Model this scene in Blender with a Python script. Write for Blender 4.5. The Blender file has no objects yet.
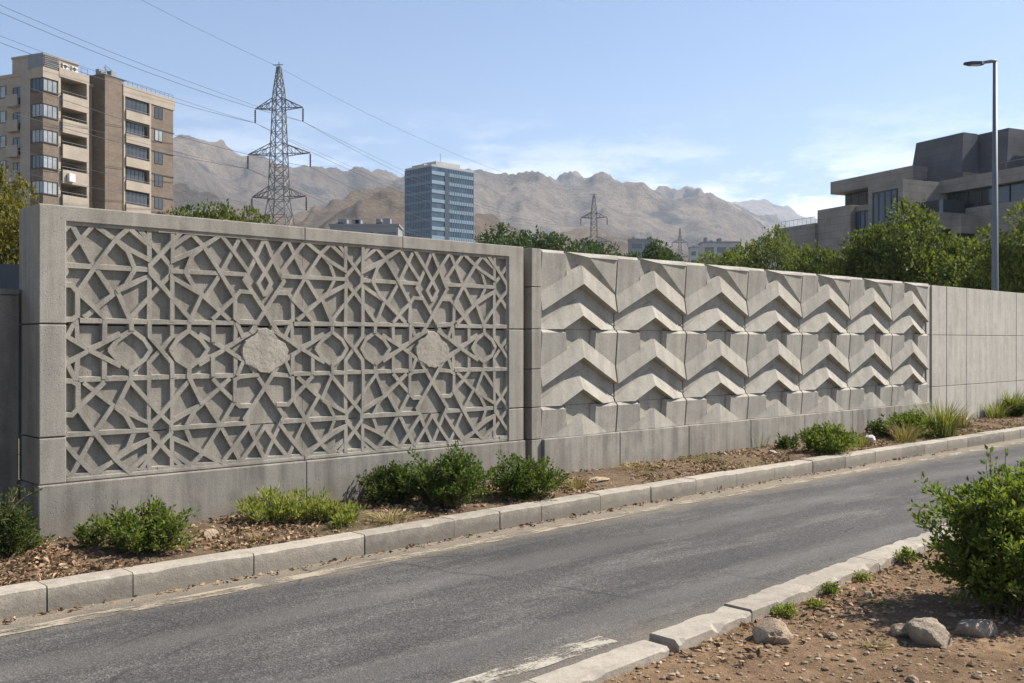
import bpy, bmesh, math, random
import numpy as np
from mathutils import Vector, Matrix, noise as mnoise

SC = bpy.context.scene
COL = SC.collection
R = math.radians
random.seed(7)
rng = np.random.default_rng(7)

# ------------------------------------------------------------------ survey
F = 995.56; HY = 341.5; CAMZ = 1.72
D = (0.7283, 0.6853)              # direction along the wall (away to the right)
N = (-0.6853, 0.7283)             # across the street, into the wall
ANG = math.atan2(D[1], D[0])      # street frame: local x along the wall, local y into the wall
NW = 8.115                        # front face of the walls
def on_plane(px, py, n):          # survey mark -> (s, z) on a plane parallel to the wall
    q = (px - 512) / F
    t = n / (N[1] + N[0] * q)
    return t * (D[0] * q + D[1]), CAMZ + (HY - py) / F * t
def on_ground(px, py, z=0.0):     # survey mark -> (s, n) on a level plane
    t = (CAMZ - z) * F / (py - HY)
    x = (px - 512) / F * t
    return x * D[0] + t * D[1], x * N[0] + t * N[1]
def world(s, n, z=0.0):
    return Vector((D[0] * s + N[0] * n, D[1] * s + N[1] * n, z))
def ray(px, depth, z=0.0):
    return Vector(((px - 512) / F * depth, depth, z))

# ------------------------------------------------------------------ helpers
def link(o, parent=None):
    COL.objects.link(o)
    if parent is not None: o.parent = parent
    return o
def tag(o, label=None, cat=None, group=None, kind=None):
    if label: o['label'] = label
    if cat: o['category'] = cat
    if group: o['group'] = group
    if kind: o['kind'] = kind
    return o
def empty(name, loc=(0, 0, 0), rz=0.0):
    o = bpy.data.objects.new(name, None)
    o.empty_display_size = 0.2
    o.location = loc; o.rotation_euler = (0, 0, rz)
    return link(o)
class MB:
    """collects faces for ONE mesh object"""
    def __init__(self): self.v = []; self.f = []
    def face(self, pts):
        b = len(self.v); self.v += [tuple(p) for p in pts]; self.f.append(tuple(range(b, b + len(pts))))
    def box(self, x0, x1, y0, y1, z0, z1):
        b = len(self.v)
        self.v += [(x0,y0,z0),(x1,y0,z0),(x1,y1,z0),(x0,y1,z0),(x0,y0,z1),(x1,y0,z1),(x1,y1,z1),(x0,y1,z1)]
        self.f += [tuple(b + i for i in q) for q in ((0,3,2,1),(4,5,6,7),(0,1,5,4),(1,2,6,5),(2,3,7,6),(3,0,4,7))]
        return self
    def hexa(self, p):     # 8 points: bottom ring 0-3, top ring 4-7
        b = len(self.v); self.v += [tuple(q) for q in p]
        self.f += [tuple(b + i for i in q) for q in ((0,3,2,1),(4,5,6,7),(0,1,5,4),(1,2,6,5),(2,3,7,6),(3,0,4,7))]
        return self
    def tube(self, pts, radii, n=6, cap=True):
        pts = [Vector(p) for p in pts]
        if not hasattr(radii, '__len__'): radii = [radii] * len(pts)
        b = len(self.v)
        for i, p in enumerate(pts):
            t = (pts[min(i + 1, len(pts) - 1)] - pts[max(i - 1, 0)])
            if t.length < 1e-9: t = Vector((0, 0, 1))
            t.normalize()
            a = Vector((0, 0, 1)) if abs(t.z) < .9 else Vector((1, 0, 0))
            u = t.cross(a).normalized(); w = t.cross(u)
            for k in range(n):
                an = 2 * math.pi * k / n
                self.v.append(tuple(p + (u * math.cos(an) + w * math.sin(an)) * radii[i]))
        for i in range(len(pts) - 1):
            for k in range(n):
                k2 = (k + 1) % n
                self.f.append((b + i*n + k, b + i*n + k2, b + (i+1)*n + k2, b + (i+1)*n + k))
        if cap:
            self.f.append(tuple(b + k for k in range(n))[::-1])
            self.f.append(tuple(b + (len(pts)-1)*n + k for k in range(n)))
        return self
    def bar(self, a, c, r): return self.tube([a, c], r, 4)
    def build(self, name, mat, parent=None, loc=None, rz=None, smooth=False, bevel=0, fix=False):
        me = bpy.data.meshes.new(name)
        me.from_pydata(self.v, [], self.f); me.update()
        if fix:
            bm = bmesh.new(); bm.from_mesh(me); bmesh.ops.remove_doubles(bm, verts=bm.verts, dist=1e-5)
            bmesh.ops.recalc_face_normals(bm, faces=bm.faces); bm.to_mesh(me); bm.free()
        me.materials.append(mat)
        if smooth: me.polygons.foreach_set('use_smooth', [True] * len(me.polygons))
        o = bpy.data.objects.new(name, me)
        if loc is not None: o.location = loc
        if rz is not None: o.rotation_euler = (0, 0, rz)
        link(o, parent)
        if bevel:
            m = o.modifiers.new('bevel', 'BEVEL'); m.width = bevel; m.segments = 2; m.limit_method = 'ANGLE'; m.angle_limit = R(40)
        return o

# ------------------------------------------------------------------ materials
class NT:
    def __init__(self, name):
        self.m = bpy.data.materials.new(name); self.m.use_nodes = True
        self.t = self.m.node_tree; self.t.nodes.clear()
        self.out = self.t.nodes.new('ShaderNodeOutputMaterial')
        self.p = self.n('ShaderNodeBsdfPrincipled'); self.l(self.p.outputs[0], self.out.inputs[0])
        self.tc = self.n('ShaderNodeTexCoord')
    def n(self, t, **k):
        nd = self.t.nodes.new(t)
        for a, b in k.items(): setattr(nd, a, b)
        return nd
    def l(self, a, b): self.t.links.new(a, b)
    def coord(self, scale=(1, 1, 1), kind='Object'):
        mp = self.n('ShaderNodeMapping'); mp.inputs['Scale'].default_value = scale
        self.l(self.tc.outputs[kind], mp.inputs[0]); return mp.outputs[0]
    def noise(self, scale, detail=5, rough=.6, vec=None, dist=0):
        nd = self.n('ShaderNodeTexNoise'); nd.inputs['Scale'].default_value = scale
        nd.inputs['Detail'].default_value = detail; nd.inputs['Roughness'].default_value = rough
        nd.inputs['Distortion'].default_value = dist
        self.l(vec if vec is not None else self.coord(), nd.inputs['Vector']); return nd.outputs['Fac']
    def ramp(self, fac, stops):
        nd = self.n('ShaderNodeValToRGB'); e = nd.color_ramp.elements
        while len(e) < len(stops): e.new(.5)
        for i, (p, c) in enumerate(stops):
            e[i].position = p
            e[i].color = (c, c, c, 1) if not hasattr(c, '__len__') else (*c, 1)
        self.l(fac, nd.inputs[0]); return nd.outputs[0]
    def mix(self, fac, a, b, mode='MIX'):
        nd = self.n('ShaderNodeMix', data_type='RGBA', blend_type=mode)
        for s, v in ((nd.inputs[0], fac), (nd.inputs[6], a), (nd.inputs[7], b)):
            if isinstance(v, bpy.types.NodeSocket): self.l(v, s)
            elif hasattr(v, '__len__'): s.default_value = (*v, 1)
            else: s.default_value = v
        return nd.outputs[2]
    def math(self, op, a, b=None, clamp=False):
        nd = self.n('ShaderNodeMath', operation=op, use_clamp=clamp)
        for s, v in ((nd.inputs[0], a), (nd.inputs[1], b)):
            if v is None: continue
            if isinstance(v, bpy.types.NodeSocket): self.l(v, s)
            else: s.default_value = v
        return nd.outputs[0]
    def bump(self, h, dist=.01, strength=1, prev=None):
        nd = self.n('ShaderNodeBump'); nd.inputs['Distance'].default_value = dist; nd.inputs['Strength'].default_value = strength
        self.l(h, nd.inputs['Height'])
        if prev is not None: self.l(prev, nd.inputs['Normal'])
        return nd.outputs[0]
    def done(self, col=None, rough=.85, normal=None, spec=.3, metal=0):
        p = self.p
        if col is not None:
            if isinstance(col, bpy.types.NodeSocket): self.l(col, p.inputs['Base Color'])
            else: p.inputs['Base Color'].default_value = (*col, 1)
        p.inputs['Roughness'].default_value = rough
        p.inputs['Specular IOR Level'].default_value = spec
        p.inputs['Metallic'].default_value = metal
        if normal is not None: self.l(normal, p.inputs['Normal'])
        return self.m

def concrete(name, base, var=.18, stain=.35, pit=1.0, warm=(1, 1, 1), grime_shade=0.0):
    base = tuple(b * f for b, f in zip(base, (.85, .83, .79)))
    t = NT(name)
    big = t.noise(1.7, 8, .72)
    c0 = tuple(base[i] * (1 - var) for i in range(3)); c1 = tuple(min(1, base[i] * (1 + var) * warm[i]) for i in range(3))
    col = t.ramp(big, [(.3, c0), (.7, c1)])
    streak = t.noise(1.0, 5, .6, t.coord((7, 7, .7)))
    col = t.mix(t.ramp(streak, [(.40, 0), (.64, min(.85, stain * 1.35))]), col, tuple(b * .48 for b in base))
    blot = t.noise(4.5, 6, .7)
    col = t.mix(t.ramp(blot, [(.48, 0), (.72, .5)]), col, tuple(min(1, b * 1.25) for b in base))
    fine = t.noise(90, 3, .7)
    col = t.mix(1.0, col, t.ramp(fine, [(.25, .72), (.75, 1.22)]), 'MULTIPLY')
    vor = t.n('ShaderNodeTexVoronoi'); vor.inputs['Scale'].default_value = 38; t.l(t.coord(), vor.inputs['Vector'])
    gate = t.noise(6, 3, .6)
    pitm = t.math('MULTIPLY', t.ramp(vor.outputs['Distance'], [(.13, 1), (.24, 0)]), t.ramp(gate, [(.45, 0), (.55, 1)]))
    col = t.mix(t.math('MULTIPLY', pitm, .55 * pit), col, tuple(b * .4 for b in base))
    if grime_shade > 0:      # soil splash kept near the ground
        sep = t.n('ShaderNodeSeparateXYZ'); t.l(t.tc.outputs['Object'], sep.inputs[0])
        low = t.ramp(t.math('ADD', sep.outputs[2], t.math('MULTIPLY', t.noise(5, 4, .7), .25)), [(.18, 1), (.52, 0)])
        col = t.mix(t.math('MULTIPLY', low, grime_shade), col, (.21, .175, .135))
    b1 = t.bump(fine, .003, .6)
    b2 = t.bump(t.math('SUBTRACT', blot, t.math('MULTIPLY', pitm, .5)), .006, .5, b1)
    return t.done(col, .9, b2, .2)

M = {}
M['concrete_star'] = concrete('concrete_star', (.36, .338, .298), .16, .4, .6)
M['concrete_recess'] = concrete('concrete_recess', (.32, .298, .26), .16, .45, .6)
M['concrete_plinth'] = concrete('concrete_plinth', (.30, .283, .252), .18, .55, .8, grime_shade=.5)
M['concrete_chevron'] = concrete('concrete_chevron', (.425, .402, .355), .14, .3, 1.0)
M['concrete_chevplinth'] = concrete('concrete_chevplinth', (.355, .335, .295), .18, .55, 1.0, grime_shade=.55)
M['concrete_plain'] = concrete('concrete_plain', (.50, .475, .425), .12, .28, .8, grime_shade=.3)
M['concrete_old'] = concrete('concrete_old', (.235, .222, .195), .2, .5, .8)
M['medallion'] = concrete('medallion', (.385, .355, .305), .16, .2, 1)

def kerb_mat(grime_shade=.95, name='kerb_concrete'):
    t = NT(name)
    big = t.noise(2.2, 7, .7)
    col = t.ramp(big, [(.3, (.23, .205, .165)), (.7, (.40, .352, .28))])
    fine = t.noise(70, 4, .7)
    col = t.mix(1, col, t.ramp(fine, [(.25, .72), (.75, 1.2)]), 'MULTIPLY')
    spl = t.noise(9, 6, .75)
    col = t.mix(t.ramp(spl, [(.46, 0), (.62, .75)]), col, (.15, .13, .105))
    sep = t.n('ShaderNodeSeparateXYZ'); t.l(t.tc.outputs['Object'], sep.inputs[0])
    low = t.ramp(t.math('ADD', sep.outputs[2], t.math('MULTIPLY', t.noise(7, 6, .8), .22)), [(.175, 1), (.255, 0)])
    col = t.mix(t.math('MULTIPLY', low, grime_shade), col, (.10, .087, .068))  # soil splash plus painted shade: darkens the road face, leaves the top pale
    geo = t.n('ShaderNodeObjectInfo')
    col = t.mix(.35, col, t.ramp(geo.outputs['Random'], [(0, (.28, .25, .21)), (1, (.50, .44, .36))]))
    n = t.bump(fine, .004, .7); n = t.bump(spl, .012, .6, n)
    return t.done(col, .92, n, .2)
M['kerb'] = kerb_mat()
M['kerb_near'] = kerb_mat(.12, 'kerb_concrete_near')

def asphalt():
    t = NT('asphalt')
    big = t.noise(.5, 6, .6, t.coord((.5, 2.2, 1)))
    col = t.ramp(big, [(.3, (.045, .043, .042)), (.7, (.08, .075, .069))])
    patch = t.noise(1.6, 7, .7, t.coord((.35, 1.6, 1)))
    col = t.mix(t.ramp(patch, [(.48, 0), (.68, .7)]), col, (.14, .13, .115))
    vor = t.n('ShaderNodeTexVoronoi'); vor.inputs['Scale'].default_value = 95; t.l(t.coord(), vor.inputs['Vector'])
    col = t.mix(1, col, t.ramp(vor.outputs['Color'], [(.1, .55), (.6, 1.0), (.95, 1.8)]), 'MULTIPLY')
    fine = t.noise(160, 3, .7)
    col = t.mix(1, col, t.ramp(fine, [(.3, .7), (.7, 1.3)]), 'MULTIPLY')
    # dust gathered beside the kerbs, tyre-polished tracks
    sep = t.n('ShaderNodeSeparateXYZ'); t.l(t.tc.outputs['Object'], sep.inputs[0])
    wob = t.math('ADD', sep.outputs[1], t.math('MULTIPLY', t.noise(.4, 2), .5))
    trk = t.math('SINE', t.math('MULTIPLY', wob, 4.6))
    col = t.mix(t.ramp(trk, [(.55, 0), (1.0, .38)]), col, (.125, .116, .105))
    w = t.math('MULTIPLY', t.noise(3.5, 6, .75, t.coord((.6, 1.5, 1))), .55)
    far = t.ramp(t.math('ADD', t.math('SUBTRACT', sep.outputs[1], 6.0), w), [(.42, 0), (.85, .75)])
    near = t.ramp(t.math('ADD', t.math('SUBTRACT', 4.1, sep.outputs[1]), w), [(.35, 0), (.95, .6)])
    col = t.mix(t.math('MAXIMUM', far, near), col, t.ramp(t.noise(40, 5, .8), [(.3, (.15, .122, .088)), (.7, (.30, .25, .18))]))
    cr = t.n('ShaderNodeTexVoronoi', feature='DISTANCE_TO_EDGE'); cr.inputs['Scale'].default_value = .55
    wv = t.n('ShaderNodeMix', data_type='VECTOR'); wv.inputs[0].default_value = .12
    nz = t.n('ShaderNodeTexNoise'); nz.inputs['Scale'].default_value = 3; t.l(t.coord(), nz.inputs['Vector'])
    t.l(t.coord(), wv.inputs[4]); t.l(nz.outputs['Color'], wv.inputs[5]); t.l(wv.outputs[1], cr.inputs['Vector'])
    crack = t.math('MULTIPLY', t.ramp(cr.outputs['Distance'], [(.0, 1), (.006, 0)]), t.ramp(t.noise(.7, 2), [(.5, 0), (.6, .7)]))
    col = t.mix(crack, col, (.02, .02, .02))
    n = t.bump(vor.outputs['Distance'], .006, .6); n = t.bump(patch, .01, .3, n)
    return t.done(col, .88, n, .3)
M['asphalt'] = asphalt()

def worn(name, col, lo, hi, scale=6, rough=.8):
    """paint or grout worn away in patches: bare where the wear mask is out"""
    t = NT(name)
    c = t.mix(t.ramp(t.noise(60, 4, .75), [(.3, 0), (.7, 1)]), tuple(x * .7 for x in col), col)
    n = t.bump(t.noise(50, 4), .003)
    t.done(c, rough, n, .2)
    tr = t.n('ShaderNodeBsdfTransparent'); mx = t.n('ShaderNodeMixShader')
    m = t.math('ADD', t.math('MULTIPLY', t.noise(scale, 7, .72, t.coord((.45, 1.4, 1))), .75), t.math('MULTIPLY', t.noise(scale * 9, 4, .7), .25))
    t.l(t.ramp(m, [(lo, 0), (hi, 1)]), mx.inputs[0]); t.l(tr.outputs[0], mx.inputs[1]); t.l(t.p.outputs[0], mx.inputs[2])
    t.l(mx.outputs[0], t.out.inputs[0]); return t.m
M['paint_far'] = worn('paint_far', (.37, .315, .235), .44, .56)
M['paint_near'] = worn('paint_near', (.42, .38, .305), .45, .54)

def soil(name, a, b, scale=2.0, pebble=(.33, .25, .17)):
    t = NT(name)
    col = t.ramp(t.noise(scale, 7, .7), [(.3, a), (.7, b)])
    mid = t.noise(14, 6, .75)
    col = t.mix(1, col, t.ramp(mid, [(.3, .62), (.7, 1.28)]), 'MULTIPLY')
    vor = t.n('ShaderNodeTexVoronoi'); vor.inputs['Scale'].default_value = 45; t.l(t.coord(), vor.inputs['Vector'])
    col = t.mix(t.ramp(vor.outputs['Distance'], [(.12, .55), (.3, 0)]), col, pebble)
    fine = t.noise(120, 4, .75)
    col = t.mix(1, col, t.ramp(fine, [(.3, .7), (.7, 1.25)]), 'MULTIPLY')
    n = t.bump(mid, .03, .8); n = t.bump(fine, .008, .8, n)
    return t.done(col, .95, n, .1)
M['dirt'] = soil('dirt', (.105, .066, .038), (.29, .19, .11), 1.4, (.30, .21, .13))
M['verge'] = soil('verge_soil', (.085, .058, .036), (.20, .142, .09), 1.5)
M['ground'] = soil('ground_soil', (.16, .14, .10), (.26, .22, .16), .05)

def leafmat(name, a, b, trans=.35, rough=.5, big=None):
    t = NT(name)
    g = t.n('ShaderNodeNewGeometry')
    col = t.mix(g.outputs['Random Per Island'], a, b)
    t.done(col, .62 if rough < .6 else rough, None, .15)
    tl = t.n('ShaderNodeBsdfTranslucent'); t.l(t.mix(1, col, (1.5, 1.6, .7), 'MULTIPLY'), tl.inputs[0])
    mx = t.n('ShaderNodeMixShader'); mx.inputs[0].default_value = trans
    t.l(t.p.outputs[0], mx.inputs[1]); t.l(tl.outputs[0], mx.inputs[2]); t.l(mx.outputs[0], t.out.inputs[0])
    return t.m
M['leaf_bush'] = leafmat('leaf_bush', (.052, .08, .018), (.18, .21, .045))
M['leaf_bright'] = leafmat('leaf_bright', (.12, .15, .03), (.31, .32, .085))
M['leaf_front'] = leafmat('leaf_front', (.06, .09, .018), (.19, .225, .045))
M['leaf_mid'] = leafmat('leaf_mid', (.035, .065, .016), (.115, .15, .032))
M['leaf_dark'] = leafmat('leaf_dark', (.03, .05, .016), (.085, .11, .028))
M['leaf_tree'] = leafmat('leaf_tree', (.042, .06, .015), (.155, .175, .04), .3)
M['leaf_tree2'] = leafmat('leaf_tree_light', (.07, .09, .022), (.18, .20, .05), .3)
M['leaf_tree3'] = leafmat('leaf_tree_far', (.03, .055, .02), (.075, .10, .035), .25)
M['leaf_olive'] = leafmat('leaf_olive', (.075, .08, .016), (.20, .165, .035), .3)
M['grass'] = leafmat('grass_blade', (.10, .12, .03), (.24, .23, .08), .3)
M['grass_dry'] = leafmat('grass_dry', (.20, .16, .07), (.36, .29, .14), .2)
M['litter'] = leafmat('leaf_litter', (.09, .05, .03), (.42, .28, .165), .05, .8)
def simple(name, col, rough=.8, metal=0, sc=3, var=.15, spec=.3, bump=0):
    t = NT(name)
    c = t.ramp(t.noise(sc, 5, .65), [(.3, tuple(x * (1 - var) for x in col)), (.7, tuple(min(1, x * (1 + var)) for x in col))])
    n = t.bump(t.noise(sc * 12, 4), bump) if bump else None
    return t.done(c, rough, n, spec, metal)
M['bark'] = simple('bark', (.12, .09, .065), .95, bump=.02)
M['twig'] = simple('twig', (.14, .105, .07), .95)
M['steel_pole'] = simple('steel_pole', (.16, .17, .18), .55, .3)
M['lamp_black'] = simple('lamp_dark', (.05, .05, .055), .5)
M['lamp_lens'] = simple('lamp_lens', (.55, .56, .55), .25)
M['steel'] = simple('galvanised_steel', (.12, .125, .13), .6, .3)
M['insul'] = simple('insulator_brown', (.05, .04, .04), .35)
M['wire'] = simple('wire_aluminium', (.09, .09, .10), .5, .4)
M['beige'] = simple('beige_render', (.31, .265, .21), .9, 0, .5, .15)
M['beige2'] = simple('grey_render', (.30, .27, .235), .9, 0, .4, .12)
def brick(name, c1, c2, mortar, sx, sz):
    t = NT(name)
    b = t.n('ShaderNodeTexBrick'); b.inputs['Scale'].default_value = 1
    b.inputs['Color1'].default_value = (*c1, 1); b.inputs['Color2'].default_value = (*c2, 1); b.inputs['Mortar'].default_value = (*mortar, 1)
    b.inputs['Brick Width'].default_value = sx; b.inputs['Row Height'].default_value = sz; b.inputs['Mortar Size'].default_value = .012
    sep = t.n('ShaderNodeSeparateXYZ'); t.l(t.tc.outputs['Object'], sep.inputs[0])
    cmb = t.n('ShaderNodeCombineXYZ'); t.l(t.math('ADD', sep.outputs[0], sep.outputs[1]), cmb.inputs[0]); t.l(sep.outputs[2], cmb.inputs[1])
    t.l(cmb.outputs[0], b.inputs['Vector'])
    col = t.mix(1, b.outputs[0], t.ramp(t.noise(.5, 6), [(.3, .8), (.7, 1.2)]), 'MULTIPLY')
    return t.done(col, .9)
M['brick'] = brick('brown_brick', (.155, .118, .086), (.112, .085, .063), (.18, .15, .12), .4, .14)
M['stone_clad'] = brick('stone_cladding', (.275, .245, .21), (.24, .215, .185), (.14, .125, .11), 1.6, .6)
M['slate_clad'] = brick('slate_cladding', (.115, .115, .12), (.10, .10, .106), (.07, .07, .072), 2.0, .7)
def glass(name, col, rough=.08):
    t = NT(name)
    c = t.ramp(t.noise(.45, 3), [(.35, tuple(x * .6 for x in col)), (.65, col)])
    return t.done(c, rough, None, .8)
M['glass_dark'] = glass('window_glass_dark', (.045, .055, .06))
M['glass_curtain'] = glass('window_glass_curtained', (.30, .32, .33), .25)
M['glass_blue'] = brick('curtain_wall_glass', (.05, .09, .135), (.018, .035, .06), (.03, .045, .065), 2.2, 1.95)
M['glass_blue'].node_tree.nodes['Principled BSDF'].inputs['Roughness'].default_value = .12
M['glass_blue'].node_tree.nodes['Principled BSDF'].inputs['Specular IOR Level'].default_value = .45
M['glass_deep'] = glass('curtain_wall_dark', (.02, .035, .05), .1)
M['band'] = simple('tower_spandrel_shaded', (.12, .18, .235), .5, .2, .05, .15)  # shade painted into the left-side bands; the mullions share this tone
M['band_lit'] = simple('tower_spandrel_lit', (.185, .255, .31), .5, .1, .05, .15)  # sunlit tone painted into the right-side floor bands
M['frame_dark'] = simple('window_frame_dark', (.06, .055, .05), .5)
M['grey_metal'] = simple('roof_screen_metal', (.19, .20, .21), .6, .2, 1)
M['rail'] = simple('railing_metal', (.18, .17, .16), .5)
M['white_unit'] = simple('air_unit_white', (.55, .54, .51), .6)
M['fence'] = simple('fence_sheet', (.05, .06, .07), .6, .2)
M['far_wall'] = simple('pale_render_far', (.36, .35, .33), .9, 0, .1)
M['far_grey'] = simple('grey_render_far', (.20, .21, .22), .9, 0, .1)
M['rubber'] = simple('dark_gap', (.03, .03, .03), .9)
def rockmat(name, a, b):
    t = NT(name)
    col = t.ramp(t.noise(6, 8, .7), [(.3, a), (.7, b)])
    col = t.mix(1, col, t.ramp(t.noise(55, 4, .7), [(.3, .75), (.7, 1.2)]), 'MULTIPLY')
    n = t.bump(t.noise(14, 7, .75), .05, 1.0); n = t.bump(t.noise(70, 5, .75), .01, 1.0, n); return t.done(col, .92, n, .2)
M['rock'] = rockmat('rock_tan', (.38, .28, .19), (.60, .47, .33))
M['rock_grey'] = rockmat('rock_grey', (.36, .29, .21), (.58, .48, .36))
M['rock_white'] = rockmat('rock_white', (.58, .56, .52), (.82, .80, .76))
M['clod'] = leafmat('clod_soil', (.13, .09, .056), (.28, .195, .12), 0, .95)
M['gravel'] = leafmat('gravel_stone', (.15, .105, .068), (.40, .30, .20), 0, .95)

# ------------------------------------------------------------------ camera, light, sky
cam_d = bpy.data.cameras.new('camera'); cam_d.lens = 35; cam_d.sensor_width = 36
cam_d.clip_start = .1; cam_d.clip_end = 20000
cam = bpy.data.objects.new('camera', cam_d); link(cam)
cam.location = (0, 0, CAMZ); cam.rotation_euler = (R(90), 0, 0)
SC.camera = cam
SUN_H = Vector((.950, .31, 0)).normalized(); SUN_EL = R(46)
sv = Vector((SUN_H.x * math.cos(SUN_EL), SUN_H.y * math.cos(SUN_EL), math.sin(SUN_EL)))
sd = bpy.data.lights.new('sun', 'SUN'); sd.energy = 5.0; sd.angle = R(.5); sd.color = (1, .94, .86)
so = bpy.data.objects.new('sun', sd); link(so); so.rotation_euler = sv.to_track_quat('Z', 'Y').to_euler()
w = bpy.data.worlds.new('World'); SC.world = w; w.use_nodes = True
wt = w.node_tree; wt.nodes.clear()
wo = wt.nodes.new('ShaderNodeOutputWorld'); bg = wt.nodes.new('ShaderNodeBackground'); bg.inputs[1].default_value = .078
sky = wt.nodes.new('ShaderNodeTexSky'); sky.sky_type = 'NISHITA'; sky.sun_disc = False
sky.sun_elevation = SUN_EL; sky.sun_rotation = math.atan2(SUN_H.x, SUN_H.y); sky.altitude = 1200
sky.air_density = 1.0; sky.dust_density = .8; sky.ozone_density = 3.2
tcw = wt.nodes.new('ShaderNodeTexCoord'); sepw = wt.nodes.new('ShaderNodeSeparateXYZ')
wt.links.new(tcw.outputs['Generated'], sepw.inputs[0])
mpw = wt.nodes.new('ShaderNodeMapping'); mpw.inputs['Scale'].default_value = (3.2, 3.2, 13); mpw.inputs['Location'].default_value = (.35, 0, .2)
wt.links.new(tcw.outputs['Generated'], mpw.inputs[0])
nzw = wt.nodes.new('ShaderNodeTexNoise'); nzw.inputs['Scale'].default_value = 2.4; nzw.inputs['Detail'].default_value = 9; nzw.inputs['Roughness'].default_value = .7
wt.links.new(mpw.outputs[0], nzw.inputs['Vector'])
def wr(src, stops):
    nd = wt.nodes.new('ShaderNodeValToRGB'); e = nd.color_ramp.elements
    while len(e) < len(stops): e.new(.5)
    for i, (p, c) in enumerate(stops): e[i].position = p; e[i].color = (c, c, c, 1)
    wt.links.new(src, nd.inputs[0]); return nd.outputs[0]
band = wr(sepw.outputs[2], [(.04, .9), (.13, 1), (.18, .3), (.23, .0)])
cl = wr(nzw.outputs['Fac'], [(.44, 0), (.58, 1.0)])
mu = wt.nodes.new('ShaderNodeMath'); mu.operation = 'MULTIPLY'; wt.links.new(band, mu.inputs[0]); wt.links.new(cl, mu.inputs[1])
mw = wt.nodes.new('ShaderNodeMix'); mw.data_type = 'RGBA'
wt.links.new(mu.outputs[0], mw.inputs[0]); wt.links.new(sky.outputs[0], mw.inputs[6]); mw.inputs[7].default_value = (10.0, 10.0, 10.2, 1)
wt.links.new(mw.outputs[2], bg.inputs[0]); wt.links.new(bg.outputs[0], wo.inputs[0])
SC.view_settings.view_transform = 'Standard'; SC.view_settings.look = 'None'
SC.view_settings.exposure = 1.05; SC.view_settings.gamma = 1
SC.cycles.max_bounces = 6; SC.cycles.transparent_max_bounces = 12; SC.cycles.volume_bounces = 0

# ------------------------------------------------------------------ ground, road, verge
def vnoise(x, y, z=0.0): return mnoise.noise((x, y, z))
def fract(x, y, o=4, z=0.0):
    a = 1; s = 0; t = 0
    for _ in range(o):
        s += a * vnoise(x, y, z); t += a; a *= .5; x *= 2.03; y *= 2.03
    return s / t
def grid(name, x0, x1, y0, y1, dx, dy, zf, mat, rz=ANG, smooth=True):
    nx = max(1, int((x1 - x0) / dx)); ny = max(1, int((y1 - y0) / dy)) if not callable(y0) else int(dy)
    vs = []
    for i in range(nx + 1):
        x = x0 + (x1 - x0) * i / nx
        a = y0(x) if callable(y0) else y0; b = y1(x) if callable(y1) else y1
        for j in range(ny + 1):
            y = a + (b - a) * j / ny
            vs.append((x, y, zf(x, y)))
    fs = [(i*(ny+1)+j, (i+1)*(ny+1)+j, (i+1)*(ny+1)+j+1, i*(ny+1)+j+1) for i in range(nx) for j in range(ny)]
    mb = MB(); mb.v = vs; mb.f = fs
    return mb.build(name, mat, rz=rz, smooth=smooth)

g = MB()
g.face([(-9000, -3000, -.06), (9000, -3000, -.06), (9000, 9000, -.06), (-9000, 9000, -.06)])
tag(g.build('ground', M['ground']), kind='structure')

KP = [(-12, 6.58), (1.9, 6.62), (3.6, 6.63), (7.6, 6.74), (11.8, 6.77), (14.9, 6.73), (18.8, 6.68), (40, 6.5)]
def kn(s):
    for (a, b), (c, d) in zip(KP, KP[1:]):
        if s <= c:
            return b + (d - b) * (s - a) / (c - a)
    return KP[-1][1]
def nn(s): return 3.606 + .066 * (s - 4.477)       # road side of the near kerb
def nlow(s): return 3.60 + .05 * (s - 4.0)
road = grid('road', -14, 60, lambda s: (nlow(s) if s < 4.4 else nn(s)) - .12, lambda s: kn(s) + .03, .2, 6, lambda x, y: 0.0, M['asphalt'], smooth=False)
tag(road, kind='structure')

def dirt_z(s, n):
    z = -.012 + .035 * fract(s * 1.1, n * 1.1, 4) + .018 * fract(s * 5, n * 5, 3, 3)
    z += .05 * max(0, 1 - ((s - 7.9) ** 2 + (n - 1.7) ** 2) / 1.2)
    return z
def dirt_edge(s): return (nn(s) - .19) if s > 4.6 else nlow(s) - .2
dirt = grid('dirt_shoulder', .5, 15, lambda s: -1.5, dirt_edge, .035, 130, dirt_z, M['dirt'])
tag(dirt, kind='structure')
def verge_z(s, n):
    k = kn(s) + .2
    return .145 + .03 * min(1, max(0, (n - k) / .5)) + .022 * fract(s * 1.3, n * 1.6, 4, 9) + .012 * fract(s * 7, n * 7, 3, 5)
verge = grid('verge', -8, 40, lambda s: kn(s) + .17, lambda s: 8.75, .05, 34, verge_z, M['verge'])
tag(verge, kind='structure')

# painted edge lines (sheets 4 mm above the road)
def strip(name, s0, s1, nf, w, z, mat, jag=.0, step=.06):
    mb = MB(); k = int((s1 - s0) / step); pr = None
    for i in range(k + 1):
        s = s0 + (s1 - s0) * i / k
        a = nf(s) - w / 2 + jag * fract(s * 6, 1, 3); b = nf(s) + w / 2 + jag * fract(s * 6, 7, 3)
        cur = ((s, a, z), (s, b, z))
        if pr: mb.face([pr[0], cur[0], cur[1], pr[1]])
        pr = cur
    return tag(mb.build(name, mat, rz=ANG), kind='structure')
strip('road_marking', -8, 26, lambda s: kn(s) - .29, .14, .004, M['paint_far'], .03)
strip('road_marking', 1.0, 4.35, lambda s: 3.775 + .02 * (s - 3), .155, .004, M['paint_near'], .05)

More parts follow.
